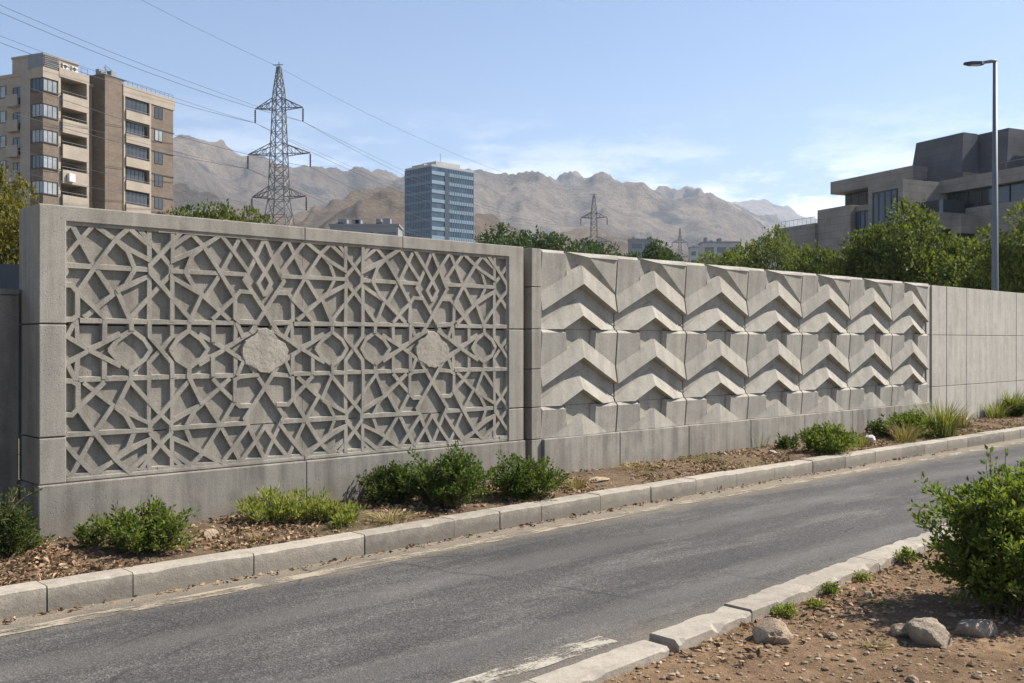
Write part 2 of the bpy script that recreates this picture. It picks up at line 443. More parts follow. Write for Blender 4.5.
# ------------------------------------------------------------------ kerbs
def rough_box(s0, s1, nf, w, z0, z1f, gap=.005, seed=0, chip=.012):
    """kerb stone following the kerb line, with a worn top edge"""
    mb = MB(); k = max(4, int((s1 - s0) / .035)); rs = random.Random(seed)
    rows = []
    for i in range(k + 1):
        s = s0 + gap + (s1 - s0 - 2 * gap) * i / k
        n0 = nf(s); t = z1f
        e = .010 + chip * max(0, fract(s * 5, seed * 3.1, 4)) * 2.0
        e2 = .010 + chip * max(0, fract(s * 5, seed * 3.1 + 50, 4)) * 2.0
        jt = .003 * fract(s * 3, seed, 3)
        rows.append([(s, n0, z0), (s, n0 + .002 * fract(s * 8, 2, 2), t - e + jt), (s, n0 + e, t + jt), (s, n0 + w - e2, t + jt),
                     (s, n0 + w, t - e2 + jt), (s, n0 + w, z0)])
    for a, b in zip(rows, rows[1:]):
        for j in range(5): mb.face([a[j], b[j], b[j+1], a[j+1]])
    mb.face(rows[0][::-1] if False else rows[0]); mb.face(rows[-1][::-1])
    return mb
kerb = tag(empty('kerb', (0, 0, 0), ANG), 'pale concrete kerb of separate stones along the wall side of the road', kind='structure')
seams = [-190, -60, 47, 133, 254, 364.6, 454, 500, 541.6, 600.6, 651, 696, 737, 775, 813, 845, 875, 901.7, 925, 948, 968, 986.7, 1004, 1020]
ss = []
for px in seams:
    q = (px - 512) / F; s = 5.0
    for _ in range(8): s = on_plane(px, 0, kn(s))[0]
    ss.append(s)
while ss[-1] < 38: ss.append(ss[-1] + random.uniform(.75, .95))
for i, (a, b) in enumerate(zip(ss, ss[1:])):
    off = random.uniform(-.005, .005)
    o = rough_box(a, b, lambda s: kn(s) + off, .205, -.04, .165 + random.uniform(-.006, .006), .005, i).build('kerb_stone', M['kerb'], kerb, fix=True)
kerb2 = tag(empty('kerb', (0, 0, 0), ANG), 'low cracked kerb stones between the road and the bare dirt', kind='structure')
s = 4.36; i = 40
s_near = [on_ground(x, y, .07)[0] for x, y in ((647, 630), (718, 602), (800, 573), (850, 555))]
s_near += [s_near[-1] + .9 * k for k in range(1, 30)]
for a, b in zip(s_near, s_near[1:]):
    i += 1
    dz = random.uniform(-.008, .008) - (.022 if a < 5.0 else .008)
    rough_box(a, b, lambda s: nn(s) - .21, .21, -.08, .072 + dz, .006, i, .045).build('kerb_stone', M['kerb_near'], kerb2, fix=True)
low = [(.6, 1.6), (1.6, 2.55), (2.55, 3.45), (3.45, 4.40)]
for a, b in low:
    i += 1
    rough_box(a, b, lambda s: nlow(s) - .215, .205, -.08, .036, .004, i, .035).build('kerb_stone', M['kerb_near'], kerb2, fix=True)

# ------------------------------------------------------------------ the star-patterned wall
S0 = on_plane(39, 300, NW)[0]; S1 = on_plane(523.6, 300, NW)[0]; SL = on_plane(66.5, 300, NW)[0]; SR = on_plane(508.8, 300, NW)[0]
ZT = 2.79; ZI = 2.665; ZJ1 = 1.857; ZJ2 = .97; ZP = .603; ZB = .645
TH = .48; J = .004
star = tag(empty('patterned_wall', world(S0, NW, 0), ANG), 'grey concrete wall carved with a raised lattice of stars and two rough medallions', 'wall')
def L(s, n): return s - S0, n - NW
SW = S1 - S0; l0 = SL - S0; l1 = SR - S0
def extrude(mb, poly, y0, y1):
    f = [(x, y0, z) for x, z in poly]; k = [(x, y1, z) for x, z in poly]
    mb.face(f); mb.face(k[::-1])
    for q in range(len(f)): q2 = (q + 1) % len(f); mb.face([f[q], k[q], k[q2], f[q2]])
mb = MB(); zj = ZJ1 + J
extrude(mb, [(0, zj), (l0, zj), (l0, ZI), (2.3605, ZI), (2.3605, ZT), (0, ZT)], 0, TH)
extrude(mb, [(2.3635, ZI), (3.4985, ZI), (3.4985, ZT), (2.3635, ZT)], 0, TH)
extrude(mb, [(3.5015, ZI), (l1, ZI), (l1, zj), (SW, zj), (SW, ZT), (3.5015, ZT)], 0, TH)
for (za, zb) in ((ZP + J, ZJ2 - J), (ZJ2 + J, ZJ1 - J)):
    extrude(mb, [(0, za), (l0, za), (l0, zb), (0, zb)], 0, TH); extrude(mb, [(l1, za), (SW, za), (SW, zb), (l1, zb)], 0, TH)
for a, b in ((0, 2.362), (2.362, SW)):
    mb.box(l0 + .001 if a == 0 else a + .002, b - .002 if b < SW else l1 - .001, .012, TH - .01, ZP + J, ZB)
mb.build('frame', M['concrete_star'], star, bevel=.008, fix=True)
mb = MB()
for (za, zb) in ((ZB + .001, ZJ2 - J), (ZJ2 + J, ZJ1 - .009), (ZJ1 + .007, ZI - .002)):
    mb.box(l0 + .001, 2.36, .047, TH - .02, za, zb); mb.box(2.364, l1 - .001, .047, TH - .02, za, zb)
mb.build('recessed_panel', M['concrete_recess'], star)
MB().box(.01, SW - .01, .09, TH - .04, ZP - .05, ZT - .02).build('core', M['rubber'], star)
mb = MB(); mb.box(-.012, 2.362, -.022, TH + .02, -.1, ZP); mb.box(2.365, SW + .01, -.022, TH + .02, -.1, ZP)
mb.build('plinth', M['concrete_plinth'], star, bevel=.010)

def win(x0, y0, x1, y1, W): return (x0, y0, W / (x1 - x0))
WA = win(60, 215, 200, 325, 869); WB = win(190, 220, 330, 330, 869); WC = win(60, 315, 200, 400, 1024)
WD = win(60, 390, 200, 490, 956); WE = win(190, 315, 330, 400, 1024); WF = win(190, 390, 330, 480, 1024)
NR = NW + .03
def conv(W, txt):
    out = []
    for pl in txt.replace('\n', '').split('|'):
        pts = []
        for p in pl.split():
            x, y = map(float, p.split(','))
            s, z = on_plane(W[0] + x / W[2], W[1] + y / W[2], NR)
            pts.append((s - S0, z))
        out.append(pts)
    return out
def clip_u(pts, a, b):
    """cut a polyline to a <= u <= b"""
    res = []; cur = []
    for (u0, z0), (u1, z1) in zip(pts, pts[1:]):
        du = u1 - u0; t0, t1 = 0.0, 1.0
        if abs(du) < 1e-6:
            if not (a <= u0 <= b):
                if len(cur) > 1: res.append(cur)
                cur = []; continue
        else:
            ta, tb = (a - u0) / du, (b - u0) / du
            if ta > tb: ta, tb = tb, ta
            t0, t1 = max(0, ta), min(1, tb)
            if t0 >= t1:
                if len(cur) > 1: res.append(cur)
                cur = []; continue
        p0 = (u0 + du * t0, z0 + (z1 - z0) * t0); p1 = (u0 + du * t1, z0 + (z1 - z0) * t1)
        if not cur or t0 > 0:
            if len(cur) > 1: res.append(cur)
            cur = [p0]
        cur.append(p1)
        if t1 < 1:
            res.append(cur); cur = []
    if len(cur) > 1: res.append(cur)
    return res
PER = 1.946
# one quarter of the repeat: a from the star axis to the medallion axis, c from the middle line to the border
QUARTER = """.18,1 0,.80 -.09,.705 -.09,.635 0,.548 .28,.24|.10,1.01 .10,.752 .27,.83 .38,.895 .55,1.01|.12,.885 .27,1.0 .38,.895|
.10,.235 .10,.612 .37,.475 .63,.262|.09,.668 .80,.668|.38,.895 .28,.81 .22,.668 .30,.53 .37,.475|.37,.475 .25,.235|
.38,.895 .545,.668 .68,.46 .56,.352 .47,.262|.735,1.01 .545,.668 .40,.455|.55,1.01 .70,.83 .81,.70|.973,1.01 .87,.80 .77,.62 .973,.345 1.11,.15|
.735,1.01 .88,.83 .973,.70 1.04,.60 .973,.49|.68,.46 .73,.512 .85,.512|.68,.46 .68,.275 .72,.245 .91,.235|0,.235 .66,.235|
.25,.160 .36,.085 .425,0|.25,.160 .14,.085 .085,0|.10,.235 .10,.11 0,0|.345,.13 .59,0|.59,0 .76,.105 .90,.18|.47,.235 .47,.065|.69,.235 .685,.055|
.76,.105 .70,.235|.25,.235 .25,.160|-.02,1.008 .99,1.008"""
U0 = .979; ZM = 1.652
quarter = [[tuple(map(float, p.split(','))) for p in pl.split()] for pl in QUARTER.replace('\n', '').split('|')]
lat = []; jr = random.Random(21); jit = {}
def node(u, z):
    k = (round(u, 2), round(z, 2))
    if k not in jit: jit[k] = (jr.uniform(-.004, .004), jr.uniform(-.004, .004))
    return (u + jit[k][0], z + jit[k][1])
for k in range(-1, 4):
    for sa in (-1, 1):
        for sc_ in (-1, 1):
            for pl in quarter:
                if sc_ < 0 and pl[-1] == (.973, .49): pl = pl[:3]
                pts = [node(U0 + PER * k + sa * a, ZM + sc_ * c) for a, c in pl]
                if all(c == 0 for a, c in pl) and sc_ < 0: continue
                lat += clip_u(pts, l0 - .01, l1 + .01)
rl = random.Random(3)
def rib(mb, pts, wt, wb, y0, y1):
    """raised rib with sloping flanks along a polyline in the wall plane (u, z)"""
    n = len(pts); secs = []
    for i, (u, z) in enumerate(pts):
        a = Vector(pts[i]) - Vector(pts[i-1]) if i else None
        b = Vector(pts[i+1]) - Vector(pts[i]) if i < n - 1 else None
        d0 = a.normalized() if a and a.length > 1e-6 else None; d1 = b.normalized() if b and b.length > 1e-6 else None
        d0 = d0 or d1 or Vector((1, 0)); d1 = d1 or d0
        m = (d0 + d1)
        m = m.normalized() if m.length > .3 else d0
        nrm = Vector((-m.y, m.x)); k = 1 / max(.55, nrm.dot(Vector((-d0.y, d0.x))))
        c = Vector((u, z))
        if i == 0: c -= d1 * .006
        if i == n - 1: c += d0 * .006
        secs.append([(c + nrm * k * o) for o in (-wb/2, -wt/2, wt/2, wb/2)])
    ys = (y1, y0, y0, y1)
    for a, b in zip(secs, secs[1:]):
        for j in range(3):
            mb.face([(a[j].x, ys[j], a[j].y), (b[j].x, ys[j], b[j].y), (b[j+1].x, ys[j+1], b[j+1].y), (a[j+1].x, ys[j+1], a[j+1].y)])
    for sct in (secs[0], secs[-1]):
        mb.face([(sct[j].x, ys[j], sct[j].y) for j in range(4)])
mb = MB()
for pl in lat:
    pts = [pl[0]]
    for p in pl[1:]:
        if (Vector(p) - Vector(pts[-1])).length > .012: pts.append(p)
    if len(pts) < 2: continue
    pts = [(min(l1 + .005, max(l0 - .005, u)), min(ZI - .004, max(ZB + .004, z))) for u, z in pts]
    wv = rl.uniform(.92, 1.1)
    rib(mb, pts, .037 * wv, .052 * wv, .010 + rl.uniform(0, .008), .06)
lo_ = mb.build('star_lattice', M['concrete_star'], star, fix=False)
mp_ = "490,100 560,95 605,130 640,180 690,210 715,260 700,320 660,370 630,385 575,430 530,420 500,420 480,400 400,360 375,300 370,240 400,190 450,160 480,130"
for k in (0, 1):
    pts = conv(WE, mp_)[0]
    if k: pts = [((u - 1.935) * .95 + 1.935 + PER, (z - 1.643) * .93 + 1.643) for u, z in pts]
    cu = sum(p[0] for p in pts) / len(pts); cz = sum(p[1] for p in pts) / len(pts)
    # rough domed face on a scatter of points inside a ragged outline
    ring = []
    for a, b in zip(pts, pts[1:] + pts[:1]):
        for q in range(5):
            u = a[0] + (b[0]-a[0]) * q / 5; z = a[1] + (b[1]-a[1]) * q / 5
            k2 = 1 + .05 * fract(u * 22, z * 22, 3, k)
            ring.append((cu + (u - cu) * k2, cz + (z - cz) * k2))
    nr = len(ring); P2 = [Vector(p) for p in ring]; rm = random.Random(5 + k)
    inner = [(cu + (u - cu) * .975, cz + (z - cz) * .975) for u, z in ring]; P2 += [Vector(p) for p in inner]
    def inside(x, y, poly):
        c = False
        for (x0, y0), (x1, y1) in zip(poly, poly[1:] + poly[:1]):
            if (y0 > y) != (y1 > y) and x < (x1 - x0) * (y - y0) / (y1 - y0) + x0: c = not c
        return c
    small = [(cu + (u - cu) * .95, cz + (z - cz) * .95) for u, z in ring]
    gx = .011
    for ix in range(-40, 41):
        for iz in range(-40, 41):
            x = cu + ix * gx + rm.uniform(-.4, .4) * gx; y = cz + iz * gx + rm.uniform(-.4, .4) * gx
            if inside(x, y, small): P2.append(Vector((x, y)))
    from mathutils.geometry import delaunay_2d_cdt
    vo, eo, fo_, *_r = delaunay_2d_cdt(P2, [(q, (q + 1) % nr) for q in range(nr)], [], 1, 1e-6)
    mb = MB()
    for q, v in enumerate(vo):
        dd = math.hypot(v.x - cu, v.y - cz)
        y = .006 + .007 * fract(v.x * 6, v.y * 6, 3, k) + .0022 * fract(v.x * 34, v.y * 34, 2, k) + (.008 if q < nr else 0)
        mb.v.append((v.x, max(-.012, y), v.y))
    mb.f = [tuple(f) for f in fo_]
    for q in range(nr):
        a, b = mb.v[q], mb.v[(q + 1) % nr]; mb.face([a, b, (b[0], .075, b[2]), (a[0], .075, a[2])])
    tag(mb.build('medallion', M['medallion'], star, smooth=False, fix=True), ('larger, more broken medallion' if k == 0 else 'rounder medallion'))

# ------------------------------------------------------------------ chevron wall
C0 = on_plane(531, 300, NW)[0]
cb = [on_plane(x, 300, NW)[0] for x in (541, 617, 686, 748, 802, 850, 892, 928)]
chev = tag(empty('chevron_wall', world(C0, NW, 0), ANG), 'pale concrete wall of folded chevron relief panels beside the star-patterned wall', 'wall')
HB = -.10                                           # relief heights h are measured outward; local y = -h
def poly_clip(poly, f):                             # keep f(p) >= 0
    out = []
    for i in range(len(poly)):
        a, b = poly[i], poly[(i+1) % len(poly)]; fa, fb = f(a), f(b)
        if fa >= 0: out.append(a)
        if (fa >= 0) != (fb >= 0):
            t = fa / (fa - fb); out.append((a[0] + (b[0]-a[0]) * t, a[1] + (b[1]-a[1]) * t))
    return out
def facet(mb, poly, hf, x0, x1, z0, z1):
    for f in (lambda p: p[0]-x0, lambda p: x1-p[0], lambda p: p[1]-z0, lambda p: z1-p[1]):
        poly = poly_clip(poly, f)
        if len(poly) < 3: return
    ar = sum(a[0]*b[1]-b[0]*a[1] for a, b in zip(poly, poly[1:]+poly[:1]))
    if abs(ar) < 1e-6: return
    top = [(p[0], -hf(p), p[1]) for p in poly]; bot = [(p[0], -HB, p[1]) for p in poly]
    if ar < 0: top.reverse(); bot.reverse()
    mb.face(top)
    for i in range(len(top)):
        j = (i+1) % len(top); mb.face([top[i], bot[i], bot[j], top[j]])
def plane3(a, b, c):                                # (x, z, h) x3 -> h(x, z)
    a, b, c = Vector(a), Vector(b), Vector(c); n = (b-a).cross(c-a)
    return lambda p: a.z - (n.x * (p[0]-a.x) + n.y * (p[1]-a.y)) / n.z
H0, H1 = -.055, .036
def unit(x0, x1, zt, zb, top=False, cut=False):
    """one relief panel: two stacked chevrons under a pair of corner blocks"""
    mb = MB(); W = x1 - x0; xm = (x0 + x1) / 2; g = .004
    X0, X1, Z0, Z1 = x0 + g * 3.2, x1 - g * 3.2, zb + g * .6, zt - (0 if top else g * .6)
    ap = zt - (.155 if top else .108)
    dr = .335
    def V(x, off): return ap - off - dr * abs(x - xm) / (W / 2)
    bands = [(0, .222, -.002, H1), (.222, .236, H1, H0), (.236, .385, H0, H0 + .006), (.385, .60, H0 + .006, H1), (.60, .614, H1, H0)]
    if cut: bands = [(0, .7, .0, .055)]
    for (a, b, ha, hb) in bands:
        for side in (-1, 1):
            xe = X0 if side < 0 else X1
            poly = [(xm, V(xm, a)), (xe, V(xe, a)), (xe, V(xe, b)), (xm, V(xm, b))]
            fo = 0 if a == .236 else (.024 if a < .2 else .012)      # each arm is folded back a little from the apex
            hf = plane3((xm, V(xm, a), ha + fo), (xe, V(xe, a), ha - fo), (xm, V(xm, b), hb + (fo if b - a > .05 else 0)))
            if cut: hf = (lambda q: lambda p: min(.2, q(p)))(hf)
            facet(mb, poly, hf, X0, X1, Z0, Z1)
    # bed below the second chevron and behind the apex
    if not cut:
        facet(mb, [(xm, V(xm, .614)), (X0, V(X0, .614)), (X0, V(X0, 1.4)), (xm, V(xm, 1.4))], lambda p: H0, X0, X1, Z0, Z1)
        facet(mb, [(xm, V(xm, .614)), (X1, V(X1, .614)), (X1, V(X1, 1.4)), (xm, V(xm, 1.4))], lambda p: H0, X0, X1, Z0, Z1)
    facet(mb, [(xm, V(xm, 0)), (X0, V(X0, 0)), (X0, Z1), (xm, Z1)], lambda p: H0 - .006, X0, X1, Z0, Z1)
    facet(mb, [(xm, V(xm, 0)), (X1, V(X1, 0)), (X1, Z1), (xm, Z1)], lambda p: H0 - .006, X0, X1, Z0, Z1)
    # corner blocks
    hb = .012
    a1 = x0 + .31 * W; a2 = x0 + .68 * W
    lip = .035
    xl = a1; 
    facet(mb, [(X0, Z1 - lip), (xl - .02, Z1 - lip), (xl, V(xl, 0)), (X0, V(X0, 0))], plane3((X0, Z1 - lip, .012), (xl, Z1 - lip, .026), (X0, V(X0, 0), -.024)), X0, X1, Z0, Z1)
    facet(mb, [(X0, Z1), (xl - .02, Z1), (xl - .02, Z1 - lip), (X0, Z1 - lip)], plane3((X0, Z1, hb - .03), (xl, Z1, hb - .03), (X0, Z1 - lip, hb)), X0, X1, Z0, Z1)
    facet(mb, [(xl - .02, Z1), (xl + .012, Z1), (xl + .03, V(xl + .03, 0)), (xl, V(xl, 0))],
          plane3((xl - .02, Z1, hb), (xl + .03, Z1, H0), (xl, V(xl, 0), hb)), X0, X1, Z0, Z1)
    if top:
        # broad folded block: bright top strip, long shaded flank falling to the lower left
        p0 = (x0 + .36 * W, Z1); p1 = (xm, V(xm, 0)); p2 = (X1, V(X1, 0)); q0 = (x0 + .60 * W, Z1 - .055); q1 = (X1, Z1 - .055); q2 = (X1, V(X1, 0) + .03)
        hh = .03
        facet(mb, [q0, q1, q2], plane3((*q0, hh - .004), (*q1, hh - .018), (*q2, hh - .05)), X0, X1, Z0, Z1)
        facet(mb, [p0, (X1, Z1), q1, q0], lambda p: H0 + (hh - .02 - H0) * min(1, max(0, (p[0] - p0[0]) / (q0[0] - p0[0]))) if p[1] > Z1 - .03 else hh, X0, X1, Z0, Z1)
        facet(mb, [p0, q0, p1], plane3((*p0, H0 - .03), (*q0, hh), (*p1, H0 - .0)), X0, X1, Z0, Z1)
        facet(mb, [p1, q0, q2], plane3((*p1, H0), (*q0, hh - .004), (*q2, hh - .05)), X0, X1, Z0, Z1)
        facet(mb, [p1, q2, p2], plane3((*p1, H0), (*q2, hh - .05), (*p2, H0)), X0, X1, Z0, Z1)
    else:
        facet(mb, [(a2 + .02, Z1 - lip), (X1, Z1 - lip), (X1, V(X1, 0)), (a2 + .01, V(a2 + .01, 0))], plane3((a2, Z1 - lip, .018), (X1, Z1 - lip, .010), (X1, V(X1, 0), -.026)), X0, X1, Z0, Z1)
        facet(mb, [(a2 + .02, Z1), (X1, Z1), (X1, Z1 - lip), (a2 + .02, Z1 - lip)], plane3((X1, Z1, hb - .03), (a2, Z1, hb - .03), (X1, Z1 - lip, hb)), X0, X1, Z0, Z1)
        facet(mb, [(a2 - .012, Z1), (a2 + .02, Z1), (a2 + .01, V(a2 + .01, 0)), (a2 - .03, V(a2 - .03, 0))],
              plane3((a2 + .02, Z1, hb), (a2 - .03, Z1, H0), (a2 + .01, V(a2 + .01, 0), hb)), X0, X1, Z0, Z1)
    return mb
ZT2 = 2.785
for a, b in zip(cb, cb[1:]):
    a -= C0; b -= C0
    unit(a, b, ZT2, 1.862, top=True).build('relief_panel', M['concrete_chevron'], chev)
    unit(a, b, 1.862, .966).build('relief_panel', M['concrete_chevron'], chev)
    unit(a, b, .966, .60, cut=True).build('relief_panel', M['concrete_chevron'], chev)
    MB().box(a + .005, b - .005, -.050, .40, -.1, .597).build('plinth_block', M['concrete_chevplinth'], chev, bevel=.008)
mb = MB(); e = cb[0] - C0 - .004
for za, zb in ((-.1, .595), (.603, .962), (.970, 1.40), (1.408, 1.858), (1.866, 2.34), (2.348, ZT2)):
    mb.box(0, e, -.012, .40, za, zb)
mb.build('pilaster', M['concrete_chevplinth'], chev, bevel=.006)
MB().box(.02, cb[-1] - C0, .095, .40, 0, ZT2 - .003).build('backing', M['concrete_old'], chev)

# plain panel wall further right
P0 = cb[-1]
plain = tag(empty('plain_wall', world(P0, NW, 0), ANG), 'plain pale concrete panel wall beyond the chevron panels at the right edge', 'wall')
sx = [P0] + [on_plane(x, 300, NW)[0] for x in (932, 946.6, 966.4, 992.7, 1016.4)]
while sx[-1] < 60: sx.append(sx[-1] + 1.3)
for i, (a, b) in enumerate(zip(sx, sx[1:])):
    a -= P0; b -= P0
    ins = .03 if i == 0 else random.uniform(-.004, .004)
    for za, zb in ((-.1, .872), (.88, 1.836), (1.844, 2.765)):
        MB().box(a + .006, b - .006, ins, .36, za, zb).build('slab', M['concrete_plain'], plain, bevel=.006)
MB().box(.02, sx[-1] - P0, .05, .34, 0, 2.75).build('backing', M['concrete_old'], plain)

# low dark wall left of the star wall, sheet fence behind it
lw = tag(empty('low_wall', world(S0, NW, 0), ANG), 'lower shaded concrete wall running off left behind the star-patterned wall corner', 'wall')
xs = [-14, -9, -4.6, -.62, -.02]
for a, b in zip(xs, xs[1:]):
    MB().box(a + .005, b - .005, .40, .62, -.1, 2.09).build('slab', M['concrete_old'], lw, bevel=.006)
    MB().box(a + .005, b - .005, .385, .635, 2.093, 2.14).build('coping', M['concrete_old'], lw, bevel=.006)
fo = tag(empty('sheet_fence', ray(0, 15.5), R(20)), 'dark blue grey metal sheet fence above the low wall at left edge', 'fence')
mb = MB()
for k in range(-30, 6): mb.box(k * .3, k * .3 + .29, 0, .04 if k % 2 else .06, .2, 2.93)
mb.build('sheet', M['fence'], fo)
for k in (-6, -3, 0, 1.75):
    MB().box(k - .03, k + .03, .065, .12, 0, 2.9).build('post', M['steel_pole'], fo)

# ------------------------------------------------------------------ foliage
def leaves_mesh(name, C, Nrm, size, aspect=.5, fold=.25):
    """one mesh of folded two-facet leaves; C centres, Nrm growth directions"""
    n = len(C)
    a = Nrm / np.linalg.norm(Nrm, axis=1, keepdims=True)
    r = rng.normal(size=(n, 3)); b = np.cross(a, r); b /= np.linalg.norm(b, axis=1, keepdims=True); c = np.cross(a, b)
    s = size[:, None]
    base = C; tip = C + a * s; mid = C + a * s * .45
    l = mid + b * s * aspect * .5 + c * s * fold * aspect; r2 = mid - b * s * aspect * .5 + c * s * fold * aspect
    V = np.stack([base, r2, tip, l], 1).reshape(-1, 3)
    me = bpy.data.meshes.new(name)
    me.vertices.add(4 * n); me.vertices.foreach_set('co', V.astype(np.float32).ravel())
    idx = np.arange(n)[:, None] * 4
    tri = np.concatenate([idx + np.array([0, 1, 2]), idx + np.array([0, 2, 3])], 1).reshape(-1)
    me.loops.add(len(tri)); me.loops.foreach_set('vertex_index', tri.astype(np.int32))
    me.polygons.add(2 * n); me.polygons.foreach_set('loop_start', (np.arange(2 * n) * 3).astype(np.int32))
    me.update(); me.validate()
    return me
def put(me, name, mat, parent):
    me.materials.append(mat); o = bpy.data.objects.new(name, me); return link(o, parent)
def sphere_pts(n):
    v = rng.normal(size=(n, 3)); return v / np.linalg.norm(v, axis=1, keepdims=True)

def bush(loc, rx, ry, h, nleaf, leaf, mat, label, cat='bush', nst=26, up=.5, group=None, name='leafy_bush', spiky=.35, aspect=.5, lean=0.0):
    """stems fan out of the ground; leaves sit along the twigs"""
    o = tag(empty(name, loc, random.uniform(0, .4)), label, cat, group)
    st = MB(); C = []; A = []
    tips = []
    for k in range(nst):
        an = random.uniform(0, 2 * math.pi); rr = math.sqrt(random.random())
        x = rx * rr * math.cos(an) * .93; y = ry * rr * math.sin(an) * .93
        zt = h * (1 - .62 * rr ** 2) * random.uniform(1 - spiky, 1.0)
        b0 = Vector((x * .25 + random.uniform(-.04, .04), y * .25 + random.uniform(-.04, .04), -.02))
        t = Vector((x, y, zt)); m = b0.lerp(t, .5) + Vector((x * .12, y * .12, h * .05))
        P = [b0.lerp(m, 2 * f).lerp(m.lerp(t, 2 * f), f) if False else (b0 * (1-f)**2 + m * 2 * f * (1-f) + t * f * f) for f in (0, .2, .4, .6, .8, 1)]
        st.tube(P, [.0045 * (1 - .13 * q) * (h / .5) ** .5 for q in range(6)], 4)
        tips.append(P)
        for q in range(5):
            f = random.uniform(.12, .85); p = b0 * (1-f)**2 + m * 2*f*(1-f) + t * f*f
            d = Vector((random.gauss(0, 1), random.gauss(0, 1), random.uniform(.1, 1.1))).normalized() * random.uniform(.18, .42) * h
            if (p + d).z < .02: continue
            P2 = [p, p + d * .5 + Vector((0, 0, .01)), p + d]
            st.tube(P2, [.003, .0025, .0015], 3); tips.append(P2)
    per = max(3, int(nleaf * 2.1) // len(tips))
    for P in tips:
        base_f = .10 if len(P) > 3 else .05
        for _ in range(per):
            f = base_f + (1 - base_f) * random.random() ** .7
            x = f * (len(P) - 1); i = min(len(P) - 2, int(x)); p = P[i].lerp(P[i+1], x - i)
            ax = (P[i+1] - P[i]).normalized()
            d = Vector((random.gauss(0, 1), random.gauss(0, 1), random.gauss(0, .8))).normalized()
            C.append(p + d * random.uniform(0, leaf * 1.1)); A.append(d * 1.0 + ax * .6 + Vector((0, 0, up)))
    C = np.array([tuple(c) for c in C]); A = np.array([tuple(a) for a in A])
    C[:, 2] = np.maximum(C[:, 2], .01)
    sz = leaf * rng.uniform(.6, 1.25, len(C))
    put(leaves_mesh('foliage', C, A, sz, aspect), 'foliage', mat, o)
    st.build('stem', M['twig'], o)
    return o

def make_tree_mesh(seed, H, rad, zlow, nclump, nleaf, leaf, squash=1.0):
    """trunk+limbs mesh and crown mesh, crown between zlow and H"""
    rd = random.Random(seed)
    tr = MB(); zc = (H + zlow) / 2; hh = (H - zlow) / 2
    top = Vector((rd.uniform(-.1, .1) * rad, rd.uniform(-.1, .1) * rad, zc + hh * .4))
    trunk = [Vector((0, 0, -.2)), Vector((rd.uniform(-.1, .1), rd.uniform(-.1, .1), zlow * .8)), top]
    r0 = .035 * H * .6
    tr.tube(trunk, [r0, r0 * .7, r0 * .25], 8)
    centers = []
    lobes = [(rd.uniform(0, 6.28), rd.uniform(-.9, .9), rd.uniform(.75, 1.15)) for _ in range(9)]
    for k in range(nclump):
        for _ in range(40):
            v = Vector((rd.gauss(0, 1), rd.gauss(0, 1), rd.gauss(0, 1))).normalized()
            rr = rd.uniform(.3, 1.0) ** .5
            sc = 1.0
            for an, el, ks in lobes:
                dv = Vector((math.cos(an) * math.cos(el), math.sin(an) * math.cos(el), math.sin(el)))
                sc += (ks - 1) * max(0, v.dot(dv)) ** 3 * 1.6
            c = Vector((v.x * rad * rr * sc, v.y * rad * rr * sc, zc + v.z * hh * rr * min(1.0, sc)))
            if v.z < 0: c.x *= .9; c.y *= .9
            if all((c - q).length > rad * .13 for q in centers): break
        centers.append(c)
        if k % 2 == 0:
            st = trunk[1].lerp(top, rd.uniform(.1, .95)); m = st.lerp(c, .5) + Vector((0, 0, -.05 * H * rd.random()))
            tr.tube([st, m, c], [r0 * .28, r0 * .16, r0 * .05], 5)
    C = []; A = []
    per = nleaf // nclump
    for c in centers:
        cr = rad * rd.uniform(.17, .30)
        v = sphere_pts(per); rr = rng.uniform(.25, 1, (per, 1)) ** .5
        q = v * rr * cr * np.array([1.15, 1.15, .75]) + np.array(tuple(c))
        C.append(q); A.append(v + np.array([0, 0, .25]) + rng.normal(size=(per, 3)) * .6)
    # loose sprays past the outline
    ns = nclump * 2
    for _ in range(ns):
        c = Vector(rd.choice(centers)); d = (c - Vector((0, 0, zc))).normalized() + Vector((0, 0, .1)); d.normalize()
        Ls = rad * rd.uniform(.12, .26); m = 16
        f = rng.uniform(0, 1, (m, 1)); C.append(np.array(tuple(c)) + f * np.array(tuple(d * Ls)) + rng.normal(size=(m, 3)) * leaf * .5)
        A.append(np.tile(np.array(tuple(d)), (m, 1)) + rng.normal(size=(m, 3)) * .8)
    C = np.concatenate(C); A = np.concatenate(A)
    crown = leaves_mesh('crown', C, A, leaf * rng.uniform(.6, 1.3, len(C)), .62)
    tm = bpy.data.meshes.new('trunk'); tm.from_pydata(tr.v, [], tr.f); tm.update(); tm.materials.append(M['bark'])
    return tm, crown
TREES = [make_tree_mesh(11, 6.0, 2.5, 1.2, 72, 15000, .15), make_tree_mesh(12, 6.0, 2.1, 1.2, 60, 13000, .14),
         make_tree_mesh(13, 6.0, 2.7, 1.0, 80, 15000, .17), make_tree_mesh(14, 6.0, 1.7, 1.3, 46, 11000, .14)]
VAR = {}
def tree(px, depth, ytop, wpx, var, mat, label, group=None, rz=0.0, name='leafy_tree'):
    H = CAMZ + (HY - ytop) / F * depth; wd = wpx / F * depth
    rad = (2.5, 2.1, 2.7, 1.7)[var]
    sx_ = wd / (2 * rad * 1.05); sz_ = H / 6.15
    o = tag(empty(name, ray(px, depth, -.05), rz), label, 'tree', group); o.scale = (sx_, sx_, sz_ * 1.02)
    tm, cr = TREES[var]
    t = bpy.data.objects.new('trunk', tm); link(t, o)
    key = (var, mat)
    if key not in VAR:
        c2 = cr.copy(); c2.name = 'crown'; c2.materials.append(M[mat]); VAR[key] = c2
    c = bpy.data.objects.new('crown', VAR[key]); link(c, o)
    return o
GR = 'trees standing behind the concrete walls'
